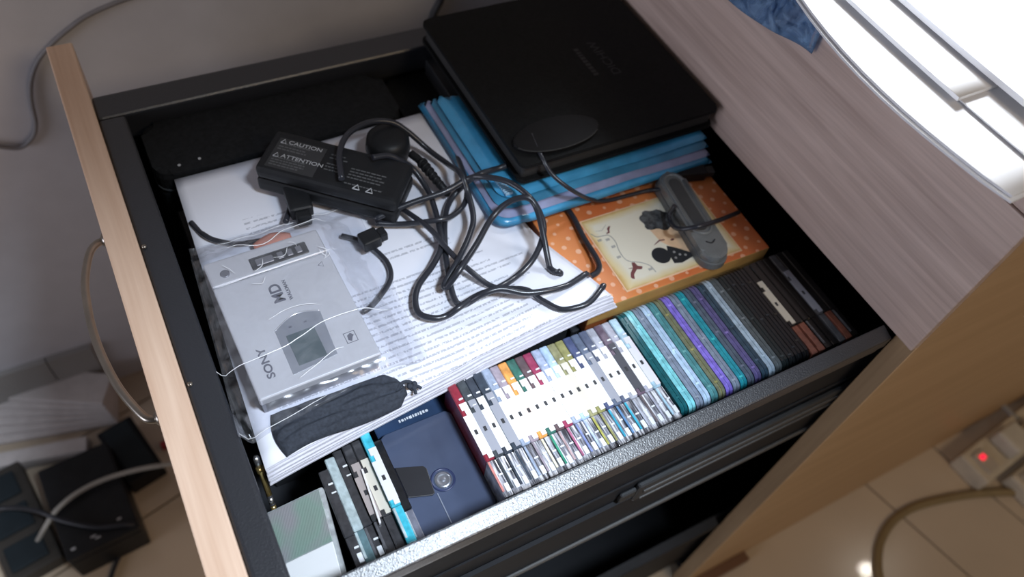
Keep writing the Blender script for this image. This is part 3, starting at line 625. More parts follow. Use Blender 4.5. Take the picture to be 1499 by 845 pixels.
for i, (n, c1, c2) in enumerate(clears):
    lf = clears[i - 1][0] if i else 'labelled'
    clear_case(f'{n} translucent disc case without a label, standing right of the {lf} one', 0.2768 + 0.0066 * i, T(n.replace(' ', '_'), c1), T('in_' + n.replace(' ', '_'), c2))
smoky = T('smoky', (0.018, 0.016, 0.016)); ember = T('ember', (0.25, 0.09, 0.06)); ashy = T('ashy', (0.10, 0.10, 0.11))
xs = 0.3970
for n, (lab, tint, end, st, lbl) in enumerate([
        ('beige', smoky, ember, ember, 'dark mini disc case with a beige spine label, far right of the row'),
        (None, smoky, ember, ember, 'dark case with a reddish near end, right of the beige label'),
        (None, smoky, smoky, ashy, 'smoky black case, second from the right of the beige label'),
        (None, smoky, smoky, smoky, 'smoky black case just left of the dim grey label'),
        ('grey', ashy, ashy, ashy, 'ashen mini disc case with dim grey label near the desk front'),
        (None, smoky, ember, ember, 'dark case with reddish end, right of the dim grey label'),
        (None, smoky, smoky, ashy, 'last dark case in the row, touching the desk front in view')]):
    disc_case('mini_disc_case', lbl, 'disc case', xs, tint, LBL.get(lab), end, st, group=row, y0=0.1455, ribs=False); xs += 0.0069

# the loose cases at the near left corner
left = 'disc cases in the near left corner'
pale_clear = T('pale', (0.42, 0.50, 0.52)); teal_smoke = T('teal_smoke', (0.10, 0.17, 0.19)); sooty = T('sooty', (0.045, 0.045, 0.05)); cyan = T('cyan', (0.06, 0.48, 0.62))
disc_case('mini_disc_case', 'slim dark case with bright glints, right beside the iridescent flat case', 'disc case', 0.0395, sooty, None, sooty, None, 0.1442, -0.034, 0.066, left)
disc_case('mini_disc_case', 'pale frosted case with a rounded far end, near left corner', 'disc case', 0.0460, pale_clear, None, teal_smoke, pale_clear, 0.1442, -0.038, 0.074, left, ribs=False)
disc_case('mini_disc_case', 'sooty case with no label between the frosted case and the dusky label', 'disc case', 0.0524, sooty, None, sooty, ashy, 0.1442, -0.040, 0.078, left)
disc_case('mini_disc_case', 'dark case with a dusky pink label, left of the slanting white strip', 'disc case', 0.0588, sooty, brown_label, sooty, ashy, 0.1442, -0.0385, 0.078, left, ribs=False)
disc_case('mini_disc_case', 'dark case with a beige label, just left of the cyan case', 'disc case', 0.0652, sooty, beige_label, sooty, sooty, 0.1442, -0.0370, 0.078, left, ribs=False)
disc_case('mini_disc_case', 'bright cyan case with a cream label in the near left group', 'disc case', 0.0718, cyan, pale_label, cyan, pale_clear, 0.1442, -0.0330, 0.083, left, ribs=False)
disc_case('mini_disc_case', 'black case with a grey near end, right of the cyan case', 'disc case', 0.0782, T('pitch', (0.014, 0.015, 0.018)), None, T('grey_end', (0.16, 0.16, 0.2)), pale_clear, 0.1442, -0.0400, 0.074, left, ribs=False)
tag(MB().hexa([(0.0585, 0.164, -0.0378), (0.0597, 0.164, -0.0378), (0.0625, 0.201, -0.0372), (0.0613, 0.201, -0.0372), (0.0585, 0.164, -0.0350), (0.0597, 0.164, -0.0350), (0.0625, 0.201, -0.0350), (0.0613, 0.201, -0.0350)]).build('plastic_strip', plain('white_strip', (0.75, 0.72, 0.74), 0.4)),
    'thin white strip lying slanted across the labels in the near left corner', 'strip')

def irid_mat():
    mt, nt, b = new_mat('iridescent_disc')
    wv = N(nt, 'ShaderNodeTexNoise'); wv.inputs['Scale'].default_value = 30; wv.inputs['Detail'].default_value = 1
    nt.links.new(coords(nt), wv.inputs['Vector'])
    nt.links.new(ramp(nt, wv.outputs['Fac'], [(0.3, (0.30, 0.36, 0.33)), (0.45, (0.30, 0.42, 0.36)), (0.55, (0.38, 0.38, 0.40)), (0.7, (0.42, 0.36, 0.40))]), b.inputs['Base Color'])
    b.inputs['Roughness'].default_value = 0.3; b.inputs['Metallic'].default_value = 0.25
    fine = N(nt, 'ShaderNodeTexWave'); fine.inputs['Scale'].default_value = 180; nt.links.new(coords(nt, rot=(0, 0, 0.6)), fine.inputs['Vector'])
    bump(nt, b, fine.outputs['Fac'], 0.15, 0.0004)
    return mt
lc = thing('flat_disc_case', 'iridescent silver disc case with a bright white label, lying in the near left corner', 'disc case', (0.018, 0.175, -0.1148), left)
FM = frame((0.0352, 0.2005, -0.0335), (-0.052, 0.006, -0.022), (-0.004, -0.0700, 0.0))
MB().box((0, 0, -0.005), (0.0555, 0.0600, 0), FM @ Matrix.Diagonal((1, 1, 1, 1)), bev=.002).build('shell', T('clear_lid', (0.40, 0.42, 0.43)), lc)
MB().box((0.002, 0.0015, 0.0001), (0.0545, 0.0350, 0.0006), FM, bev=.0002, seg=1).build('disc_face', irid_mat(), lc)
MB().box((0.002, 0.0355, 0.0001), (0.0450, 0.0590, 0.0008), FM, bev=.0002, seg=1).build('white_label', white_label, lc)

# dark blue box with a mini disc lying on it
bx = thing('blue_box', 'dark blue box with white print that the tinted mini disc lies on', 'box', (0.106, 0.195, -0.1148))
blue_card = plain('dark_blue_card', (0.025, 0.05, 0.11), 0.35, var=0.3, scale=40)
MB().box((0.0822, 0.1475, -0.1148), (0.1338, 0.2400, -0.0565), bev=.001).build('body', blue_card, bx)
pm = plain('white_print', (0.62, 0.66, 0.72), 0.5)
r3 = random.Random(3)
pb = MB()
xq = 0.100
while xq < 0.122:
    wq = r3.uniform(.0008, .0022)
    pb.box((xq, 0.2305 + r3.uniform(0, .0006), -0.0566), (xq + wq, 0.2325 + r3.uniform(0, .0006), -0.0562)); xq += wq + .0007
pb.build('small_print', pm, bx)
md = thing('mini_disc', 'mini disc in a smoky blue case lying flat, hub and black shutter showing', 'disc', (0.107, 0.188, -0.0564))
smoke_blue = plain('smoky_blue_plastic', (0.062, 0.080, 0.135), 0.25, var=0.15, scale=30, coat=0.5)
MB().prism(rrect(0.0822, 0.1480, 0.1338, 0.2235, .004), -0.0564, -0.0500, bev=.0008).build('cartridge', smoke_blue, md)
hubM = Matrix.Translation((0.1085, 0.1785, -0.0500))
MB().lathe([(0.0082, -.0002), (0.0082, .0004), (0.0070, .0006), (0.0068, -.0001)], hubM, 28).build('hub_ring', plain('dark_blue_ring', (0.03, 0.04, 0.10), 0.3), md)
MB().lathe([(0.0060, -.0001), (0.0058, .0005), (0.0036, .0008), (0.0030, .0004), (0.0014, .0010), (0.0003, .0011)], hubM, 24).build('hub', plain('hub_metal', (0.42, 0.44, 0.5), 0.25, 0.8), md)
sp = [(0.0830, 0.1765), (0.0980, 0.1715), (0.1000, 0.1725), (0.1020, 0.1900), (0.1005, 0.1925), (0.0830, 0.1990)]
MB().prism(sp, -0.0499, -0.0490, bev=.0004).build('shutter', plain('black_shutter', (0.018, 0.018, 0.022), 0.4), md)
MB().box((0.1010, 0.1500, -0.0501), (0.1017, 0.1715, -0.0496)).build('moulded_line', plain('pale_line', (0.2, 0.22, 0.28), 0.4), md)

# gold-plated plug at the left wall
pl = thing('audio_plug', 'gold-plated audio plug standing along the left drawer wall', 'plug', (0.004, 0.21, -0.05))
PM = frame((0.0052, 0.2035, -0.0535), (1, 0, 0), (0, 0, 1)) @ Matrix.Identity(4)
d = Vector((0.0004, 0.026, 0.031)).normalized()
PM = frame((0.0050, 0.2030, -0.0530), Vector((1, 0, 0)), d.cross(Vector((1, 0, 0)))); PM = frame((0.0050, 0.2030, -0.0530), (1, 0, 0), -d.cross(Vector((1, 0, 0)))) if (frame((0, 0, 0), (1, 0, 0), d.cross(Vector((1, 0, 0)))).col[2].to_3d().dot(d) < 0) else PM
gold = plain('gold_plate', (0.80, 0.60, 0.25), 0.22, 0.9)
MB().lathe([(0.0006, 0), (0.0018, .0012), (0.0013, .0024), (0.0018, .0036), (0.0018, .0065)], PM, 14).build('tip', gold, pl)
MB().lathe([(0.00185, .0066), (0.00185, .0078)], PM, 14).build('insulator', slot_dark, pl)
MB().lathe([(0.0018, .0079), (0.0018, .0125)], PM, 14).build('ring', steel, pl)
MB().lathe([(0.00185, .0126), (0.00185, .0136)], PM, 14).build('insulator', slot_dark, pl)
MB().lathe([(0.0018, .0137), (0.0018, .030), (0.0024, .0305), (0.0024, .0345)], PM, 14).build('sleeve', gold, pl)
MB().lathe([(0.0021, .0346), (0.0021, .0405), (0.0012, .042)], PM, 14).build('stem', steel, pl)

# ------------------------------------------------------------------ silver portable recorder in a clear bag
rec = thing('minidisc_recorder', 'silver portable disc recorder with grey screen window, inside the clear plastic bag', 'recorder', (0.058, 0.30, -0.0125))
silver = plain('silver_aluminium', (0.74, 0.74, 0.77), 0.34, 0.35, var=0.03, scale=25)
silver_side = plain('grey_side', (0.30, 0.30, 0.33), 0.35, 0.5)
grey_win = plain('grey_window', (0.26, 0.27, 0.30), 0.2, coat=0.6, var=0.05)
lcd = plain('lcd_glass', (0.11, 0.14, 0.15), 0.12, coat=0.8, var=0.05)
ink = plain('grey_ink', (0.14, 0.14, 0.17), 0.5)
RT = 0.0040; RB = STK + 0.0003
RM = frame((0.0173, 0.2510, 0), (0.999, 0.026, 0), (-0.026, 0.999, 0))
RW, RL = 0.0797, 0.1143
MB().box((0.0012, 0.0012, RB), (RW - .0012, RL - .001, RT - .0075), RM, bev=.002).build('lower_shell', silver_side, rec)
MB().box((0, 0, RT - .0072), (RW, 0.0915, RT), RM, bev=.0016, seg=3).build('lid', silver, rec)
MB().box((0, 0.0925, RT - .0072), (RW, RL, RT - .0004), RM, bev=.0022, seg=3).build('end_band', silver, rec)
MB().box((0.0285, 0.0955, RT - .0006), (0.0680, 0.1060, RT + .0003), RM, bev=.0006, seg=1).build('button_recess', plain('dark_recess', (0.05, 0.05, 0.055), 0.25), rec)
for a, b_ in ((0.032, 0.044), (0.047, 0.051), (0.0535, 0.0575), (0.060, 0.064)):
    MB().box((a, 0.0975, RT + .0001), (b_, 0.1035, RT + .0011), RM, bev=.0005, seg=1).build('button', silver_side, rec)
MB().lathe([(0.0032, 0), (0.0032, .0006), (.0024, .0009)], RM @ Matrix.Translation((0.011, 0.1005, RT - .0006)), 16).build('button', silver_side, rec)
# screen window: straight near edge, arched far edge
win = [(0.0245, 0.0085), (0.0545, 0.0115), (0.0565, 0.0470)] + [(0.0565 - 0.0315 * k / 8, 0.0470 + 0.0055 * math.sin(math.pi * k / 8) - 0.0035 * k / 8) for k in range(1, 9)]
w_o = MB().prism(win, RT - .0004, RT + .0003, RM, bev=.0002).build('window_frame', grey_win, rec)
MB().box((0.0300, 0.0130, RT + .0003), (0.0485, 0.0370, RT + .0006), RM, bev=.0001, seg=1).build('screen', lcd, rec)
MB().tube([RM @ Vector((p[0], p[1], RT + .0003)) for p in win[2:]], 0.0004, 6, 3).build('window_rim', plain('bright_rim', (0.9, 0.9, 0.92), 0.15, 0.6), rec)
for a in (0.034, 0.044): MB().box((a, 0.0420, RT + .0003), (a + .0018, 0.0432, RT + .0005), RM).build('window_mark', ink, rec)
up = RM @ Matrix.Translation((0, 0, RT)) @ Matrix.Rotation(math.pi / 2, 4, 'Z')
def rtext(nm, s_, x, y, size, sx=1.0):
    return text(nm, s_, size, RM @ Matrix.Translation((x, y, RT)) @ Matrix.Rotation(math.pi / 2, 4, 'Z'), ink, rec, .00012, sx=sx, bold=size * .025)
rtext('maker_name', 'SONY', 0.0125, 0.0235, 0.0070, 1.25)
rtext('disc_logo', 'MD', 0.0365, 0.0715, 0.0105, 1.0)
rtext('logo_line', 'WALKMAN', 0.0435, 0.0715, 0.0034, 1.0)
e = MB()
e.box((0.0630, 0.0155, RT), (0.0705, 0.0159, RT + .0001), RM); e.box((0.0630, 0.0235, RT), (0.0705, 0.0239, RT + .0001), RM)
e.box((0.0630, 0.0155, RT), (0.0634, 0.0239, RT + .0001), RM); e.box((0.0701, 0.0155, RT), (0.0705, 0.0239, RT + .0001), RM)
e.prism([(0.0645, 0.018), (0.0665, 0.0165), (0.0680, 0.0195), (0.0692, 0.0205), (0.0675, 0.0228), (0.0650, 0.0215)], RT, RT + .00015, RM)
e.build('square_mark', ink, rec)
tr = MB(); tp = [RM @ Vector(p + (RT,)) for p in ((0.0690, 0.0825), (0.0725, 0.0845), (0.0722, 0.0800), (0.0690, 0.0825))]
tr.tube(tp, .0002, 5, 0).build('open_mark', ink, rec)

# the bag: one draped film, lying over the recorder and out over the pages
bagm = film('clear_bag_film', (0.95, 0.955, 0.97), white=0.022, gloss=0.012, rough=0.14)
bag = thing('plastic_bag', 'crumpled clear plastic bag around the silver recorder, over the pages', 'bag', (0.06, 0.31, -0.012))
BC = [(-0.0005, 0.232), (0.127, 0.246), (0.131, 0.392), (0.010, 0.392)]     # corners on plan
def bag_xy(u, v):
    a = Vector(BC[0]).lerp(Vector(BC[1]), u); b_ = Vector(BC[3]).lerp(Vector(BC[2]), u); return a.lerp(b_, v)
RMI = RM.inverted()
def bag_z(x, y):
    q = RMI @ Vector((x, y, 0))
    dx = max(0.0, -q.x, q.x - RW); dy = max(0.0, -q.y, q.y - RL); dd = math.hypot(dx, dy)
    n1 = noise.noise(Vector((x * 60, y * 60, 3.1))); n2 = noise.noise(Vector((x * 170, y * 170, 9.4))); n3 = abs(noise.noise(Vector((x * 95, y * 95, 5.5))))
    base = -0.0125 + (RT + 0.0130) * (1 - sm(0.0, 0.026, dd))
    if x < 0.006: base = max(base, -0.010 + 0.016 * (1 - sm(-0.001, 0.006, x)))
    far = sm(0.085, 0.13, q.y)
    crump = 0.0007 * n1 + 0.0003 * n2 + (0.0018 * n3) * (0.10 + 0.9 * far + 0.5 * sm(0, .01, dd)) + 0.0035 * far * max(0, n1)
    return max(base, STK + .0004 if (x > .012) else base) + 0.0012 + max(-0.0009, crump)
def bag_top(u, v):
    p = bag_xy(u, v)
    return Vector((p.x, p.y, bag_z(p.x, p.y)))
MB().slab(90, 100, bag_top, lambda u, v: bag_top(u, v) - Vector((0, 0, .00012))).build('film', bagm, bag)
seam = plain('thick_film_fold', (0.92, 0.93, 0.96), 0.25, coat=0.5, var=0.02)  # white colour painted in for lamp glints along the film folds
def on_bag(pts, dz=.0005): return [(x, y, bag_z(x, y) + dz) for x, y in pts]
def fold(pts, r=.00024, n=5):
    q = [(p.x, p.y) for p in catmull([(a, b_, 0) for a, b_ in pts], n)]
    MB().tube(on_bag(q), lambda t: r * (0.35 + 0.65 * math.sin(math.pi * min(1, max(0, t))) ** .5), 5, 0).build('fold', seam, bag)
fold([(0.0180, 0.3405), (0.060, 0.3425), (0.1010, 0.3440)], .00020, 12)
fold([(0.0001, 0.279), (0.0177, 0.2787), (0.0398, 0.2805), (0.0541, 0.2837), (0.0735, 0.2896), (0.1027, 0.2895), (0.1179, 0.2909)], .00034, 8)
MB().tube([RM @ Vector((x_, .0008, RT + .0002)) for x_ in (0.001, .02, .04, .06, RW - .001)], .00034, 6, 4).build('fold', seam, bag)  # white line painted for the highlight on the lid's near edge
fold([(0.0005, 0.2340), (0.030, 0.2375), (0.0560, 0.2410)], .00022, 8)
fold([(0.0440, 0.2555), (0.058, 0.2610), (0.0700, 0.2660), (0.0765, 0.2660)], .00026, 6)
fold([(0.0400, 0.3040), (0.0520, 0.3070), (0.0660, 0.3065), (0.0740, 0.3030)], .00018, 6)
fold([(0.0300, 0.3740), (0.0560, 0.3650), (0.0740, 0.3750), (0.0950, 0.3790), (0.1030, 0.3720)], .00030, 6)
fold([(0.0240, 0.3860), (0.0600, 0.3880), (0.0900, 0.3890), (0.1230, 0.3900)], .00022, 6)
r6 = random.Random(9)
for q in range(9):      # crumple highlights drawn as white tubes over the recorder's far end
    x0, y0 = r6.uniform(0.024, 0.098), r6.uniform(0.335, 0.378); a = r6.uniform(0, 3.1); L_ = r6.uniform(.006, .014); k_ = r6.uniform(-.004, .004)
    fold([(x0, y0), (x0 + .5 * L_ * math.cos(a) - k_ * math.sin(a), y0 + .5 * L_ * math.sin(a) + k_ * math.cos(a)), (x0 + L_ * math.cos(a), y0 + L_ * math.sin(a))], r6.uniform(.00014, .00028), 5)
MB().slab(14, 8, lambda u, v: Vector((0.051 + 0.027 * u, 0.3655 + 0.016 * v - .004 * abs(u - .5), STK + 0.006 + 0.004 * math.sin(u * 3) + .002 * v)),
          lambda u, v: Vector((0.051 + 0.027 * u, 0.3655 + 0.016 * v - .004 * abs(u - .5), STK + 0.0056 + 0.004 * math.sin(u * 3) + .002 * v))).build('paper_tag', plain('salmon_paper', (0.72, 0.30, 0.22), 0.6), bag)

# black cloth drawstring pouch
cloth = plain('black_cloth', (0.032, 0.038, 0.052), 0.9, var=0.25, scale=500, bmp=0.6)
po = thing('drawstring_pouch', 'small black cloth drawstring pouch lying on the pages beside the recorder', 'pouch', (0.06, 0.236, STK))
def pouch_pt(sgn):
    def f(u, v):
        # u along the length (left to right), v across
        c_ = sm(0.90, 1.0, u)
        yl = 0.2190 + 0.0035 * u + 0.0030 * math.sin(u * 6) * (1 - u) + 0.0060 * c_
        yh = 0.2495 - 0.0015 * u - 0.0060 * c_
        y = yl + (yh - yl) * v
        x = 0.0215 + 0.0835 * u - 0.0030 * (1 - u) * math.sin(math.pi * v) - 0.006 * u * (v - .3) ** 2
        prof = (max(0.0, 1 - (2 * v - 1) ** 4)) ** 0.6 * (max(0.0, 1 - (2 * u - 1) ** 14)) ** 0.6
        th = 0.0055 * prof
        wr = 0.0012 * noise.noise(Vector((x * 90, y * 240, 2))) + 0.0009 * math.sin(v * 22 + 6 * noise.noise(Vector((x * 40, y * 40, 8)))) * sm(0.0, .3, prof)
        fold = -0.0022 * math.exp(-((v - 0.33 - 0.10 * math.sin(u * 3)) / 0.05) ** 2) * prof
        zb = STK + 0.0004 + stack_z(x, y)
        return Vector((x, y, zb + (0.0011 + th + (wr + fold) * prof if sgn > 0 else 0.0)))
    return f
MB().slab(60, 30, pouch_pt(1), pouch_pt(-1)).build('pouch_body', cloth, po)
sz = STK + 0.0025
MB().tube([(0.0985, 0.2325, sz + .001), (0.1020, 0.2345, sz + .0035), (0.1055, 0.2355, sz + .0035), (0.1090, 0.2345, sz + .002), (0.1105, 0.2320, sz + .001)], .0012, 8, 5).build('drawstring', cloth, po)
k = MB()
for a in ((0.1085, 0.2335, 0), (0.1108, 0.2322, .0012), (0.1098, 0.2305, .0004), (0.1075, 0.2318, .0015)):
    bmesh.ops.create_icosphere(k.bm, subdivisions=2, radius=.0021, matrix=Matrix.Translation((a[0], a[1], sz + .0008 + a[2])))
for f_ in k.bm.faces: f_.smooth = True
k.build('knot', cloth, po)
MB().tube([(0.1108, 0.2312, sz + .0015), (0.1128, 0.2298, sz + .001), (0.1140, 0.2285, sz)], .0011, 8, 4).build('string_end', cloth, po)
MB().tube([(0.1090, 0.2305, sz + .0012), (0.1096, 0.2285, sz + .0008), (0.1092, 0.2260, sz)], .0011, 8, 4).build('string_end', cloth, po)

# ------------------------------------------------------------------ power adapter
ad = thing('power_adapter', 'black power adapter brick with printed warning label, lying across the pages', 'adapter', (0.125, 0.41, -0.01))
brick_m = plain('black_moulded_plastic', (0.013, 0.014, 0.016), 0.45, var=0.15, scale=90, spec=0.3)
AM = frame((0.0700, 0.4290, 0.0), (0.0815, -0.0710, 0), (0.0235, 0.0335, 0))
AL, AW, AT = 0.1075, 0.0430, 0.0150
MB().box((0, 0, -0.0095), (AL, AW, 0.0030), AM, bev=.0035, seg=3).build('lower_half', brick_m, ad)
MB().box((0, 0, 0.0033), (AL, AW, AT), AM, bev=.0045, seg=3).build('upper_half', brick_m, ad)
lb = plain('grey_label_block', (0.10, 0.103, 0.108), 0.5)
MB().box((0.0065, 0.0040, AT), (0.0430, 0.0345, AT + .0002), AM).build('label_panel', plain('label_panel', (0.034, 0.035, 0.038), 0.45), ad)
tl = MB(); r4 = random.Random(11)
for (x0, x1, ys) in ((0.0085, 0.034, (0.0285, 0.0255, 0.0228, 0.0140, 0.0115, 0.0090, 0.0065)), (0.0475, 0.062, (0.030, 0.0265, 0.0205, 0.0175, 0.0145)), (0.066, 0.094, (0.0215, 0.0185, 0.0155, 0.0125, 0.0065))):
    for y in ys:
        x = x0
        while x < x1 - r4.uniform(0, .006):
            wd = r4.uniform(.0012, .0038); tl.box((x, y, AT + .0002), (min(x + wd, x1), y + .0011, AT + .0003), AM); x += wd + .0007
tl.build('small_print', lb, ad)
lp = plain('label_print', (0.46, 0.47, 0.49), 0.5)
for body, y in (('CAUTION', 0.0325), ('ATTENTION', 0.0180)):
    text('warning_word', body, 0.0050, AM @ Matrix.Translation((0.0140, y - .001, AT + .0002)), lp, ad, .0001, 'LEFT', 1.15)
    tr = MB().tube([AM @ Vector(p) for p in ((0.0085, y - .003, AT + .0003), (0.0125, y - .003, AT + .0003), (0.0105, y + .001, AT + .0003), (0.0085, y - .003, AT + .0003))], .0003, 5, 0)
    tr.build('warning_triangle', lp, ad)
for x in (0.0735, 0.0835):
    MB().tube([AM @ Vector(p) for p in ((x, 0.0035, AT + .0003), (x + .005, 0.0035, AT + .0003), (x + .0025, 0.0080, AT + .0003), (x, 0.0035, AT + .0003))], .0005, 5, 0).build('recycling_mark', lp, ad)
# rounded socket end and strain relief
MB().lathe([(0.013, 0), (0.0165, .003), (0.0175, .010), (0.0165, .019), (0.012, .0225), (0.004, .0235)], Matrix.Translation((0.1735, 0.4280, -0.0100)), 28).build('round_end', brick_m, ad)
sr = MB()
for q in range(8):
    c = Vector((0.1905, 0.4000, 0.002)).lerp(Vector((0.1985, 0.3720, -0.006)), q / 7); sr.lathe([(0.0042 - .0002 * q, -.0016), (0.0046 - .0002 * q, 0), (0.0042 - .0002 * q, .0014)], frame(c, (0, 0.23, 0.97), (0.96, 0.28, 0)), 12)
sr.tube([(0.186, 0.412, .003), (0.1905, 0.4000, .002), (0.1985, 0.3720, -.006)], .0032, 10, 4)
sr.build('strain_relief', brick_m, ad)
# plug of the cord, half under the bag
pg = thing('cord_plug', 'black moulded plug at the end of the cord, beside the plastic bag', 'plug', (0.133, 0.352, STK))
QM = frame((0.1300, 0.3500, -0.0045), (0.95, 0.10, 0.05), (-0.10, 0.95, 0))
MB().box((-0.010, -0.0062, -0.0052), (0.004, 0.0062, 0.0052), QM, bev=.0018, seg=3).build('body', brick_m, pg)
MB().box((0.004, -0.0042, -0.0038), (0.010, 0.0042, 0.0038), QM, bev=.0012, seg=2).build('collar', brick_m, pg)
pg2 = thing('adapter_plug', 'thick black plug lying between the adapter and the plastic bag', 'plug', (0.092, 0.405, STK))
Q2 = frame((0.0930, 0.4060, -0.0045), (-0.10, -1, 0), (1, -0.10, 0))
MB().box((-0.012, -0.0085, -0.0065), (0.016, 0.0085, 0.0062), Q2, bev=.003, seg=3).build('body', brick_m, pg2)
MB().box((0.016, -0.0055, -0.005), (0.024, 0.0055, 0.005), Q2, bev=.002, seg=2).build('collar', brick_m, pg2)

# dark zip case in the far left of the drawer
zc = thing('zip_case', 'black zip case filling the far left end of the drawer behind the adapter', 'case', (0.10, 0.49, -0.1148))
leather = plain('black_leather', (0.012, 0.013, 0.0145), 0.6, var=0.25, scale=300, bmp=0.4, spec=0.15)
MB().prism(rrect(0.006, 0.4690, 0.205, 0.5290, .012), -0.1148, -0.030, bev=.006).build('lower_shell', leather, zc)
MB().prism(rrect(0.006, 0.4690, 0.205, 0.5290, .012), -0.0285, -0.012, bev=.006).build('upper_shell', leather, zc)
MB().tube([(p[0], p[1], -0.0293) for p in rrect(0.0065, 0.4695, 0.2045, 0.5285, .012)], .0014, 6, 0).build('zip', plain('zip_tape', (0.05, 0.055, 0.06), 0.5), zc)
lc2 = MB()
for (x, y) in ((0.0245, 0.4765), (0.040, 0.4780)): lc2.lathe([(0.0012, 0), (0.0012, .0004)], Matrix.Translation((x, y, -0.0121)), 8)
lc2.build('white_dot', print_grey, zc)
# a second black case leaning behind, with a faint seam
MB_ = MB().prism(rrect(0.212, 0.468, 0.262, 0.534, .006), -0.1148, -0.030, bev=.004)
c2 = MB_.build('body', leather, tag(thing('black_case', 'narrow black case standing at the far wall between zip case and dark book', 'case', (0.237, 0.50, -0.1148))))
MB().box((0.2130, 0.4672, -0.075), (0.2610, 0.4690, -0.072)).build('seam', plain('zip_tape', (0.05, 0.055, 0.06), 0.5), c2.parent)

# ------------------------------------------------------------------ blue plastic pouch with the dark book on it
blue_m = plain('blue_soft_plastic', (0.060, 0.33, 0.60), 0.25, var=0.25, scale=35, coat=0.5, bmp=0.25)
blue_m2 = plain('lilac_blue_plastic', (0.30, 0.33, 0.52), 0.3, var=0.2, scale=50, coat=0.4)
blue_m3 = plain('deep_blue_plastic', (0.045, 0.25, 0.44), 0.3, var=0.25, scale=40, coat=0.4)
bp = thing('blue_pouch', 'light blue plastic zip pouch lying under the dark book', 'pouch', (0.32, 0.40, -0.014))
def blue_layer(k, n):
    y0 = 0.3265 + 0.0050 * k; x0 = 0.2195 + 0.0035 * k; x1 = 0.425; y1 = 0.474 - .004 * k
    poly = rrect(x0, y0, x1, y1, .012, 8)
    def zz(x, y):
        return 0.0016 * math.sin(x * 40 + k) * (1 if k else .6) + 0.0012 * noise.noise(Vector((x * 45, y * 45, k * 4.0)))
    def pt(dz, top):
        def f(u, v):
            x = x0 + (x1 - x0) * u; y = y0 + (y1 - y0) * v
            r = .013
            if u * (x1 - x0) < r and v * (y1 - y0) < r:
                a = Vector((x - x0 - r, y - y0 - r)); mx_ = max(abs(a.x), abs(a.y)) / r
                if a.length > 1e-6: a = a.normalized() * mx_ * r
                x = x0 + r + a.x; y = y0 + r + a.y
            e_ = min(u * (x1 - x0), v * (y1 - y0), (1 - u) * (x1 - x0), (1 - v) * (y1 - y0))
            edge = sm(0, .004, e_)
            z = -0.0112 + 0.0044 * k + 0.9 * (0.5 * zz(x, y) + .0008) + (0.0034 * edge if top else 0)
            if x > 0.245: z -= 0.0015
            if x < 0.222 + .02 and y > 0.45: y += 0.004 * math.sin((x - x0) * 500)
            return Vector((x, y, z))
        return f
    return MB().slab(44, 40, pt(0, True), pt(0, False))
for k_, mt_ in enumerate((blue_m, blue_m2, blue_m3, blue_m)):
    blue_layer(k_, 4).build('plastic_layer', mt_, bp)
zt = MB()
for q in range(9):
    zt.box((0.2340 - .0002 * q, 0.3440 + 0.0021 * q, 0.0045), (0.2400 - .0002 * q, 0.3451 + 0.0021 * q, 0.0068), bev=.0002, seg=1)
zt.build('zip_ridges', plain('pale_blue_ridge', (0.40, 0.62, 0.78), 0.2, coat=.6), bp)

bk = thing('dark_book', 'large black book or case with faint lettering lying on the blue pouch', 'book', (0.34, 0.44, 0.008))
cover = plain('black_leatherette', (0.010, 0.0105, 0.011), 0.6, var=0.2, scale=400, bmp=0.3, spec=0.12)
MB().prism(rrect(0.246, 0.346, 0.431, 0.531, .006), 0.0095, 0.0125, bev=.001).build('back_cover', cover, bk)
MB().prism(rrect(0.249, 0.350, 0.429, 0.528, .003), 0.0127, 0.0255).build('page_block', plain('dark_page_edge', (0.03, 0.03, 0.03), 0.7), bk)
MB().prism(rrect(0.246, 0.346, 0.431, 0.531, .006), 0.0257, 0.0290, bev=.0012).build('front_cover', cover, bk)
text('faint_title', 'DICHIW', 0.0115, Matrix.Translation((0.3725, 0.4350, 0.0290)) @ Matrix.Rotation(math.radians(91), 4, 'Z'), faint_print, bk, .0001, sx=1.05)
fl = MB(); r5 = random.Random(5); yy = 0.4175
while yy < 0.4520:
    hh = r5.uniform(.0018, .0034); fl.box((0.3520, yy, 0.0290), (0.3565, yy + hh, 0.0291)); yy += hh + .0012
fl.build('faint_line', faint_print, bk)
# flap with a rounded lip on its near side
fp = [(0.2560 + 0.0000, 0.3560)] + [(0.287 + 0.034 * math.cos(a), 0.362 + 0.019 * math.sin(a)) for a in [math.radians(q) for q in range(-150, 40, 15)]] + [(0.312, 0.378), (0.285, 0.384), (0.262, 0.375)]
fp = [(0.2860 + 0.0370 * math.cos(math.radians(q)), 0.3665 + 0.0165 * math.sin(math.radians(q))) for q in range(0, 360, 15)]
MB().prism(fp, 0.0289, 0.0325, bev=.0012).build('rounded_flap', plain('soft_black', (0.008, 0.008, 0.009), 0.5, spec=0.2), bk)
MB().tube([(p[0], p[1], 0.0322) for p in fp[13:23]], .0007, 6, 3).build('flap_lip', plain('worn_lip', (0.028, 0.028, 0.028), 0.5, spec=0.2), bk)  # slightly paler than the flap

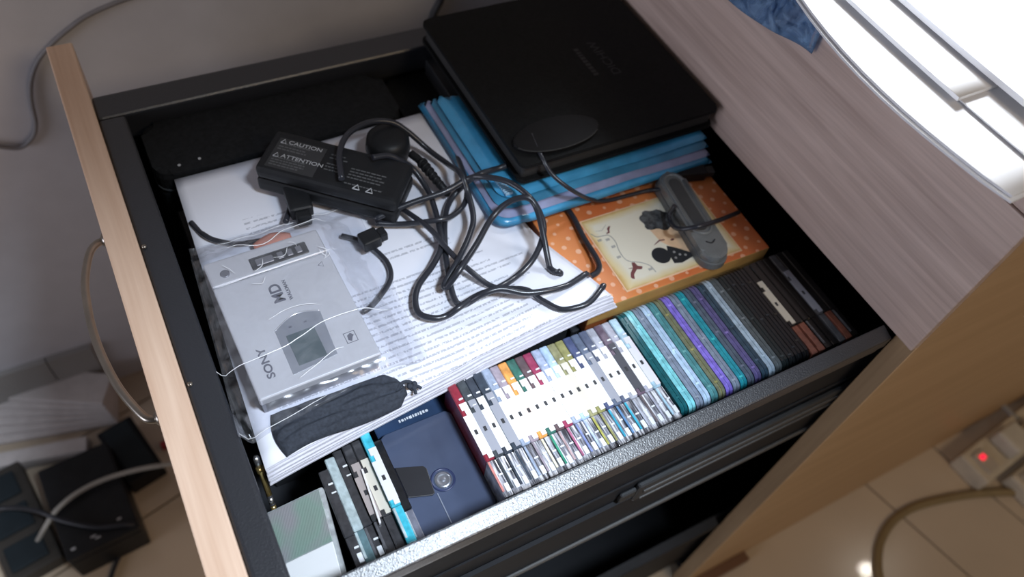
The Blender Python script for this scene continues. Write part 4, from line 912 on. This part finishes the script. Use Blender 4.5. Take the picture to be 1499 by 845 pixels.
# ------------------------------------------------------------------ orange dotted box with a cream picture card
ob = thing('orange_box', 'orange box with pale polka dots and a cream picture card on its lid', 'box', (0.34, 0.29, -0.0534))
polka = polka_mat()
spine_m = plain('rusty_orange_side', (0.36, 0.10, 0.03), 0.5, var=0.2)
tan = plain('tan_side', (0.50, 0.30, 0.10), 0.5, var=0.15)
OM = frame((0.2535, 0.2400, 0.0), (0.999, -0.018, 0), (0.018, 0.999, 0))
OW, OL = 0.168, 0.1000
mb = MB().box((0.001, 0.001, -0.0533), (OW - .001, OL - .001, -0.0400), OM, bev=.001); mb.build('base', [spine_m], ob)
mb = MB().box((0, 0, -0.0405), (OW, OL, -0.0220), OM, bev=.0012); lo_ = mb.build('lid', [polka, spine_m, tan], ob)
for p in lo_.data.polygons:
    if p.normal.z < .5: p.material_index = 1 if p.normal.x < -.5 else 2
card = card_mat()
CM = OM
mb = MB().box((0.0345, 0.0055, -0.0221), (0.1440, 0.0790, -0.0216), OM); mb.build('card_border', plain('pinkish_border', (0.80, 0.55, 0.36), 0.45), ob)
# the card keeps its own local frame so its printed tint follows it
cmesh = MB().box((0.0358, 0.0068, -0.0217), (0.1428, 0.0777, -0.0213), OM).build('picture_card', card, ob)
ZP = -0.0213
black_ink = plain('black_print', (0.02, 0.022, 0.026), 0.5); brown_ink = plain('brown_print', (0.17, 0.06, 0.06), 0.5, var=0.3); skin_ink = plain('peach_print', (0.80, 0.56, 0.36), 0.5, var=0.12, scale=120); grey_ink = plain('grey_line_print', (0.33, 0.33, 0.33), 0.5)
hair_ink = plain('curly_dark_print', (0.07, 0.075, 0.08), 0.5, var=0.9, scale=260)
def grow(pts, c, k): return [(c[0] + (x - c[0]) * k, c[1] + (y - c[1]) * k) for x, y in pts]
def blob(mb, cx, cy, rx, ry, rot=0, n=18, wob=0.0, z=ZP, h=.00012, seed=0):
    pts = []
    for q in range(n):
        a = 2 * math.pi * q / n; k_ = 1 + wob * noise.noise(Vector((math.cos(a) * 2, math.sin(a) * 2, seed)))
        px, py = rx * k_ * math.cos(a), ry * k_ * math.sin(a)
        pts.append((cx + px * math.cos(rot) - py * math.sin(rot), cy + px * math.sin(rot) + py * math.cos(rot)))
    mb.prism(pts, z, z + h); return mb
blob(MB(), 0.351, 0.2960, 0.0150, 0.0105, -0.3, 30, 0.35, seed=2).build('printed_hair', hair_ink, ob)
s_ = MB(); s_.prism([(0.3385, 0.2890), (0.3470, 0.2925), (0.3600, 0.2890), (0.3640, 0.2690), (0.3660, 0.2570), (0.3560, 0.2540), (0.3480, 0.2640), (0.3400, 0.2760)], ZP, ZP + .0001)
s_.build('printed_figure', skin_ink, ob)
s_ = MB(); s_.prism([(0.3325, 0.2745), (0.3340, 0.2755), (0.3395, 0.2778), (0.3440, 0.2768), (0.3440, 0.2757), (0.3395, 0.2765)], ZP + .0001, ZP + .0002); blob(s_, 0.3500, 0.2740, .0018, .0009, 0, 10, z=ZP + .0001); blob(s_, 0.3610, 0.2780, .0022, .0012, .5, 10, z=ZP + .0001)
s_.build('printed_details', brown_ink, ob)
blob(MB(), 0.3325, 0.2640, 0.0076, 0.0078, 0, 26, z=ZP + .0001).build('printed_black_circle', black_ink, ob)
s_ = MB(); s_.prism([(0.3392, 0.2650), (0.3420, 0.2705), (0.3480, 0.2660), (0.3560, 0.2580), (0.3610, 0.2540), (0.3530, 0.2530), (0.3440, 0.2515), (0.3380, 0.2535), (0.3385, 0.2590)], ZP + .0001, ZP + .0002); s_.build('printed_skirt', black_ink, ob)
s_ = MB()
for (a, c) in ((0.3440, 0.2628), (0.3470, 0.2590), (0.3420, 0.2575), (0.3510, 0.2570)): blob(s_, a, c, .0011, .0011, 0, 10, z=ZP + .0002)
s_.build('printed_dots', grey_ink, ob)
s_ = MB(); s_.tube([(0.2915, 0.3040, ZP), (0.2945, 0.2995, ZP), (0.3000, 0.2985, ZP), (0.3045, 0.2970, ZP), (0.3060, 0.2900, ZP), (0.3040, 0.2820, ZP), (0.3035, 0.2735, ZP), (0.3060, 0.2685, ZP), (0.3125, 0.2650, ZP), (0.3185, 0.2590, ZP), (0.3195, 0.2520, ZP)], .0003, 5, 5)
s_.tube([(0.2965, 0.3050, ZP), (0.3010, 0.3035, ZP), (0.3040, 0.3050, ZP), (0.3080, 0.3075, ZP)], .00015, 4, 4)
s_.build('printed_line', grey_ink, ob)
s_ = MB()      # two small dogs
s_.prism(grow([(0.3040, 0.2995), (0.3065, 0.2998), (0.3075, 0.3020), (0.3095, 0.3040), (0.3085, 0.3045), (0.3065, 0.3030), (0.3060, 0.3008), (0.3043, 0.3003)], (0.3065, 0.3018), 1.3), ZP + .0001, ZP + .0002)
s_.build('printed_dog', brown_ink, ob)
s_ = MB()
s_.prism(grow([(0.3000, 0.2565), (0.3015, 0.2590), (0.3050, 0.2620), (0.3062, 0.2655), (0.3080, 0.2650), (0.3085, 0.2620), (0.3110, 0.2605), (0.3095, 0.2590), (0.3065, 0.2600), (0.3030, 0.2575), (0.3015, 0.2545), (0.3005, 0.2550)], (0.3055, 0.2605), 1.3), ZP + .0001, ZP + .0002)
s_.prism([(0.3010, 0.2630), (0.3035, 0.2620), (0.3050, 0.2622), (0.3035, 0.2628)], ZP + .0001, ZP + .0002)
s_.build('printed_dog', brown_ink, ob)
s_ = MB()      # small illegible captions, set along the card
for (a, c) in ((0.2948, 0.2955), (0.3012, 0.2938), (0.3018, 0.2860), (0.3002, 0.2755), (0.3170, 0.2560)):
    for q in range(4):
        s_.box((a + .0009 * q - .0016, c - .0012 + .0003 * (q % 2), ZP), (a + .0009 * q - .0010, c + .0011, ZP + .0001))
s_.build('printed_caption', grey_ink, ob)
s_ = MB()
for q in range(3):
    s_.box((0.2492, 0.312 + .0035 * q, -0.0536), (0.2515, 0.3142 + .0035 * q, -0.0533))
s_.build('white_print', plain('white_print', (0.62, 0.66, 0.72), 0.5), b2)

# grey gadget on the card
gd = thing('grey_gadget', 'long grey rounded gadget with a raised rim lying on the orange box', 'gadget', (0.368, 0.285, -0.021))
GM = frame((0.3725, 0.2850, 0.0), (0.135, 1.0, 0), (-1.0, 0.135, 0))
gshell = plain('grey_satin_plastic', (0.17, 0.185, 0.19), 0.3, var=0.15, coat=0.4)
gp = rrect(-0.050, -0.0125, 0.046, 0.0125, .0120, 8)
MB().prism(gp, -0.0211, -0.0150, GM, bev=.001).build('base', plain('smoke_plastic', (0.14, 0.15, 0.155), 0.3), gd)
MB().prism([(x * .97, y * .95) for x, y in gp], -0.0149, -0.0085, GM, bev=.003).build('shell', gshell, gd)
MB().prism(rrect(-0.020, -0.0050, 0.036, 0.0050, .0048, 6), -0.0087, -0.0080, GM, bev=.0002).build('dark_inset', plain('inset_dark', (0.06, 0.065, 0.068), 0.35), gd)
rp = rrect(-0.0235, -0.0085, 0.0405, 0.0085, .0084, 8); rp.append(rp[0])
MB().tube([GM @ Vector((x, y, -0.0085)) for x, y in rp], .0014, 8, 0).build('raised_rim', gshell, gd)
MB().tube([GM @ Vector(p) for p in ((-0.031, -0.004, -0.0083), (-0.0335, 0.0, -0.0083), (-0.031, 0.004, -0.0083))], .0006, 6, 3).build('grip_mark', slot_dark, gd)
# a dark clip-like block behind it
dk = thing('black_connector', 'small black connector block at the far end of the grey gadget', 'connector', (0.40, 0.328, -0.0215))
KM = frame((0.4000, 0.3270, -0.0215), (0.97, -0.25, 0), (0.25, 0.97, 0))
MB().box((-0.016, -0.006, 0), (0.016, 0.006, 0.010), KM, bev=.0018).build('body', brick_m, dk)
MB().box((0.016, -0.004, 0.002), (0.024, 0.004, 0.008), KM, bev=.001).build('contact', rail_m, dk)

# ------------------------------------------------------------------ cables
rubber = plain('black_rubber', (0.024, 0.026, 0.034), 0.32, var=0.1, coat=0.15)
def cable(name, path, r, label, cat='cable', mat=None, lift=True):
    pts = []
    for p in catmull(PATHS[path], 4):
        z = p.z
        if lift and 0.01 < p.x < 0.2655 - 0.04 * max(0, (p.y - 0.225) / 0.24) and 0.222 < p.y < 0.46 and not (p.z < -0.02 and p.x > 0.24): z = max(z, STK + stack_z(p.x, p.y) + r + .0002)
        pts.append((p.x, p.y, z))
    return tag(MB().tube(pts, r, 9, 2).build(name, mat or rubber), label, cat)
cable('black_cable', 'loop_long', 0.0023, 'thick black cord making the big round loop from the plug over the pages')
cable('black_cable', 'loop_upper', 0.0023, 'black cord rising in an arc over the adapter and looping beside the blue pouch')
cable('black_cable', 'loop_right', 0.0023, 'black cord swinging right across the orange box edge and back')
cable('black_cable', 'loop_cross', 0.0021, 'black cord running from the adapter down across the loops to the stack corner')
cable('black_cable', 'plug_lead', 0.0021, 'short black lead leaving the plug flat along the pages then turning up')
cable('thin_cable', 'thin_right', 0.0017, 'thin dark lead hanging off the dark book down to the grey gadget')
cable('thin_cable', 'device_lead', 0.0019, 'black lead curling across the middle of the grey gadget')
cable('earphone_cable', 'bag_left', 0.0019, 'black lead end poking out left of the recorder bag')
cable('earphone_cable', 'bag_right', 0.0019, 'black lead curving out from under the right side of the recorder bag')
cable('adapter_cable', 'brick_tail', 0.0022, 'short black tail coming out of the adapter towards the thick plug')

# ------------------------------------------------------------------ wall cables and the things on the floor
wall_grey = plain('grey_cable', (0.22, 0.21, 0.22), 0.5)
cable('wall_cable', 'wall_cable', 0.0022, 'thin grey cable running down the wall at the upper left', mat=wall_grey, lift=False)
cable('wall_cable', 'wall_cable2', 0.0040, 'dark cable running down the wall behind the drawer at the top', mat=plain('dark_wall_cable', (0.05, 0.05, 0.055), 0.5), lift=False)
tan_cable = plain('tan_cable', (0.27, 0.20, 0.10), 0.45)
cable('floor_cable', 'floor_cable', 0.0060, 'thick tan cable curving over the floor tiles to the power strip', mat=tan_cable, lift=False)

ps = thing('power_strip', 'cream power strip with a red glowing switch on the tiles beside the desk', 'power strip', (1.0, 0.05, -0.6))
cream = plain('cream_plastic', (0.62, 0.55, 0.43), 0.35)
SM = frame((0.928, 0.078, -0.5998), (0.99, 0.10, 0), (-0.10, 0.99, 0))
MB().box((0.0, -0.052, 0), (0.26, 0.0, 0.034), SM, bev=.004).build('body', cream, ps)
MB().box((0.012, -0.043, 0.034), (0.036, -0.010, 0.0385), SM, bev=.0015).build('switch_frame', plain('cream_switch', (0.5, 0.44, 0.36), 0.3), ps)
red = plain('red_neon', (1.0, 0.02, 0.06), 0.3, emit=1.1)
MB().box((0.018, -0.0235, 0.0385), (0.028, -0.0165, 0.0400), SM, bev=.0012).build('neon_switch', red, ps)
for q in range(3):
    for (a, c) in ((0.070, -0.036), (0.070, -0.018), (0.082, -0.027)):
        MB().box((a + .055 * q, c, 0.0339), (a + .008 + .055 * q, c + .0025, 0.0343), SM).build('socket_slot', slot_dark, ps)
pgs = thing('white_plug', 'white mains plug pushed into the cream power strip', 'plug', (1.02, 0.05, -0.565))
MB().box((0.058, -0.046, 0.0345), (0.100, -0.006, 0.062), SM, bev=.006, seg=3).build('body', plain('ivory_plastic', (0.60, 0.56, 0.47), 0.4), pgs)
MB().tube([SM @ Vector(p) for p in ((0.095, -0.026, 0.050), (0.112, -0.026, 0.050), (0.14, -0.022, 0.045))], lambda t: .007 - .003 * t, 10, 5).build('strain_relief', plain('ivory_plastic', (0.6, 0.56, 0.47), 0.4), pgs)
pg3 = thing('plug_adapter', 'cream block-shaped plug adapter lying in front of the power strip', 'plug', (0.98, -0.01, -0.6))
MB().box((0.045, -0.115, 0), (0.16, -0.062, 0.030), SM, bev=.006, seg=3).build('body', cream, pg3)
MB().box((0.055, -0.108, 0.030), (0.10, -0.070, 0.036), SM, bev=.002).build('top_plate', plain('cream_switch', (0.5, 0.44, 0.36), 0.3), pg3)
cable('grey_cable', 'power_lead', 0.0045, 'grey lead rising from the floor behind the power strip', mat=plain('grey_lead', (0.34, 0.33, 0.31), 0.5), lift=False)

# left floor: paper pile, black boxes and leads
fp_ = thing('paper_pile', 'thick pile of white papers on the floor left of the drawer', 'papers', (-0.25, 0.66, -0.5998))
pile_m = plain('pile_paper', (0.62, 0.58, 0.57), 0.75, var=0.06, scale=90)
NP = 6
for q in range(NP):
    f_ = q / (NP - 1); z0 = -0.5998 + 0.0083 * q
    FMq = Matrix.Translation((-0.139 - 0.006 * f_, 0.632 + 0.009 * f_, 0)) @ Matrix.Rotation(math.radians(-12 - 16 * f_), 4, 'Z')
    MB().box((-0.30, 0.0, z0), (0.0, 0.050 - 0.004 * f_, z0 + .0080), FMq, bev=.0012, seg=1).build('paper_bundle', pile_m, fp_)
bb = thing('flat_book', 'thin grey book lying in front of the floor paper pile', 'book', (-0.23, 0.63, -0.5998))
BMx = Matrix.Translation((-0.180, 0.600, 0)) @ Matrix.Rotation(math.radians(-11), 4, 'Z')
MB().box((-0.26, 0.0, -0.5998), (0.0, 0.022, -0.5880), BMx, bev=.001, seg=1).build('cover', plain('grey_cover', (0.42, 0.39, 0.38), 0.6), bb)
MB().box((-0.255, 0.001, -0.5878), (-0.002, 0.021, -0.5810), BMx).build('pages', plain('pile_paper', (0.6, 0.58, 0.57), 0.75), bb)

hub = thing('black_floor_box', 'black equipment box with white marks on the floor, left of the drawer front', 'box', (-0.18, 0.52, -0.6))
HM = Matrix.Translation((-0.1385, 0.452, 0)) @ Matrix.Rotation(math.radians(5), 4, 'Z')
MB().box((-0.083, 0.0, -0.5995), (0.0, 0.128, -0.552), HM, bev=.003).build('body', brick_m, hub)
MB().box((-0.083, 0.0, -0.5517), (0.0, 0.128, -0.540), HM, bev=.003).build('cover', brick_m, hub)
hm_ = MB()
for (a, c, wd, hh) in ((-0.020, 0.020, .005, .0025), (-0.052, 0.014, .006, .002), (-0.048, 0.010, .006, .002), (-0.075, 0.010, .005, .003)):
    hm_.box((a, c, -0.5401), (a + wd, c + hh, -0.5398), HM)
hm_.build('white_mark', print_grey, hub)
hb2 = thing('black_floor_box', 'dark box on the floor between the paper pile and the drawer front', 'box', (-0.12, 0.58, -0.6))
H2 = Matrix.Translation((-0.098, 0.535, 0)) @ Matrix.Rotation(math.radians(14), 4, 'Z')
MB().box((-0.046, 0.0, -0.5997), (0.0, 0.088, -0.566), H2, bev=.003).build('body', dull_black, hb2)
MB().box((-0.040, 0.006, -0.566), (-0.006, 0.082, -0.561), H2, bev=.0015).build('top_panel', plain('blueish_black', (0.018, 0.026, 0.032), 0.5, spec=0.25), hb2)
st2 = thing('dark_power_strip', 'dark blue-grey socket strip at the left edge of the floor clutter', 'power strip', (-0.27, 0.54, -0.6))
S2 = Matrix.Translation((-0.232, 0.470, 0)) @ Matrix.Rotation(math.radians(10), 4, 'Z')
MB().box((-0.060, 0.0, -0.5997), (0.0, 0.150, -0.575), S2, bev=.003).build('body', plain('taupe_plastic', (0.055, 0.05, 0.045), 0.5, spec=0.25), st2)
for q in range(3):
    MB().box((-0.052, 0.010 + .047 * q, -0.575), (-0.010, 0.044 + .047 * q, -0.570), S2, bev=.002).build('socket', plain('blueish_black', (0.018, 0.026, 0.032), 0.5, spec=0.25), st2)
cable('white_cable', 'white_lead', 0.0030, 'greyish white lead arching over the black floor box', mat=plain('dirty_white_lead', (0.42, 0.40, 0.36), 0.5), lift=False)
cable('black_cable', 'black_lead1', 0.0028, 'thin black lead crossing the black floor box from the left', mat=rubber, lift=False)
cable('black_cable', 'black_lead2', 0.0028, 'thin black lead running out of the black floor box to the bottom edge', mat=rubber, lift=False)
tag(MB().box((-0.0965, 0.5700, -0.5990), (-0.0880, 0.5790, -0.5900), bev=.0012).build('red_clip', plain('red_clip', (0.45, 0.03, 0.04), 0.4)), 'tiny red clip on the floor right beside the drawer front', 'clip')
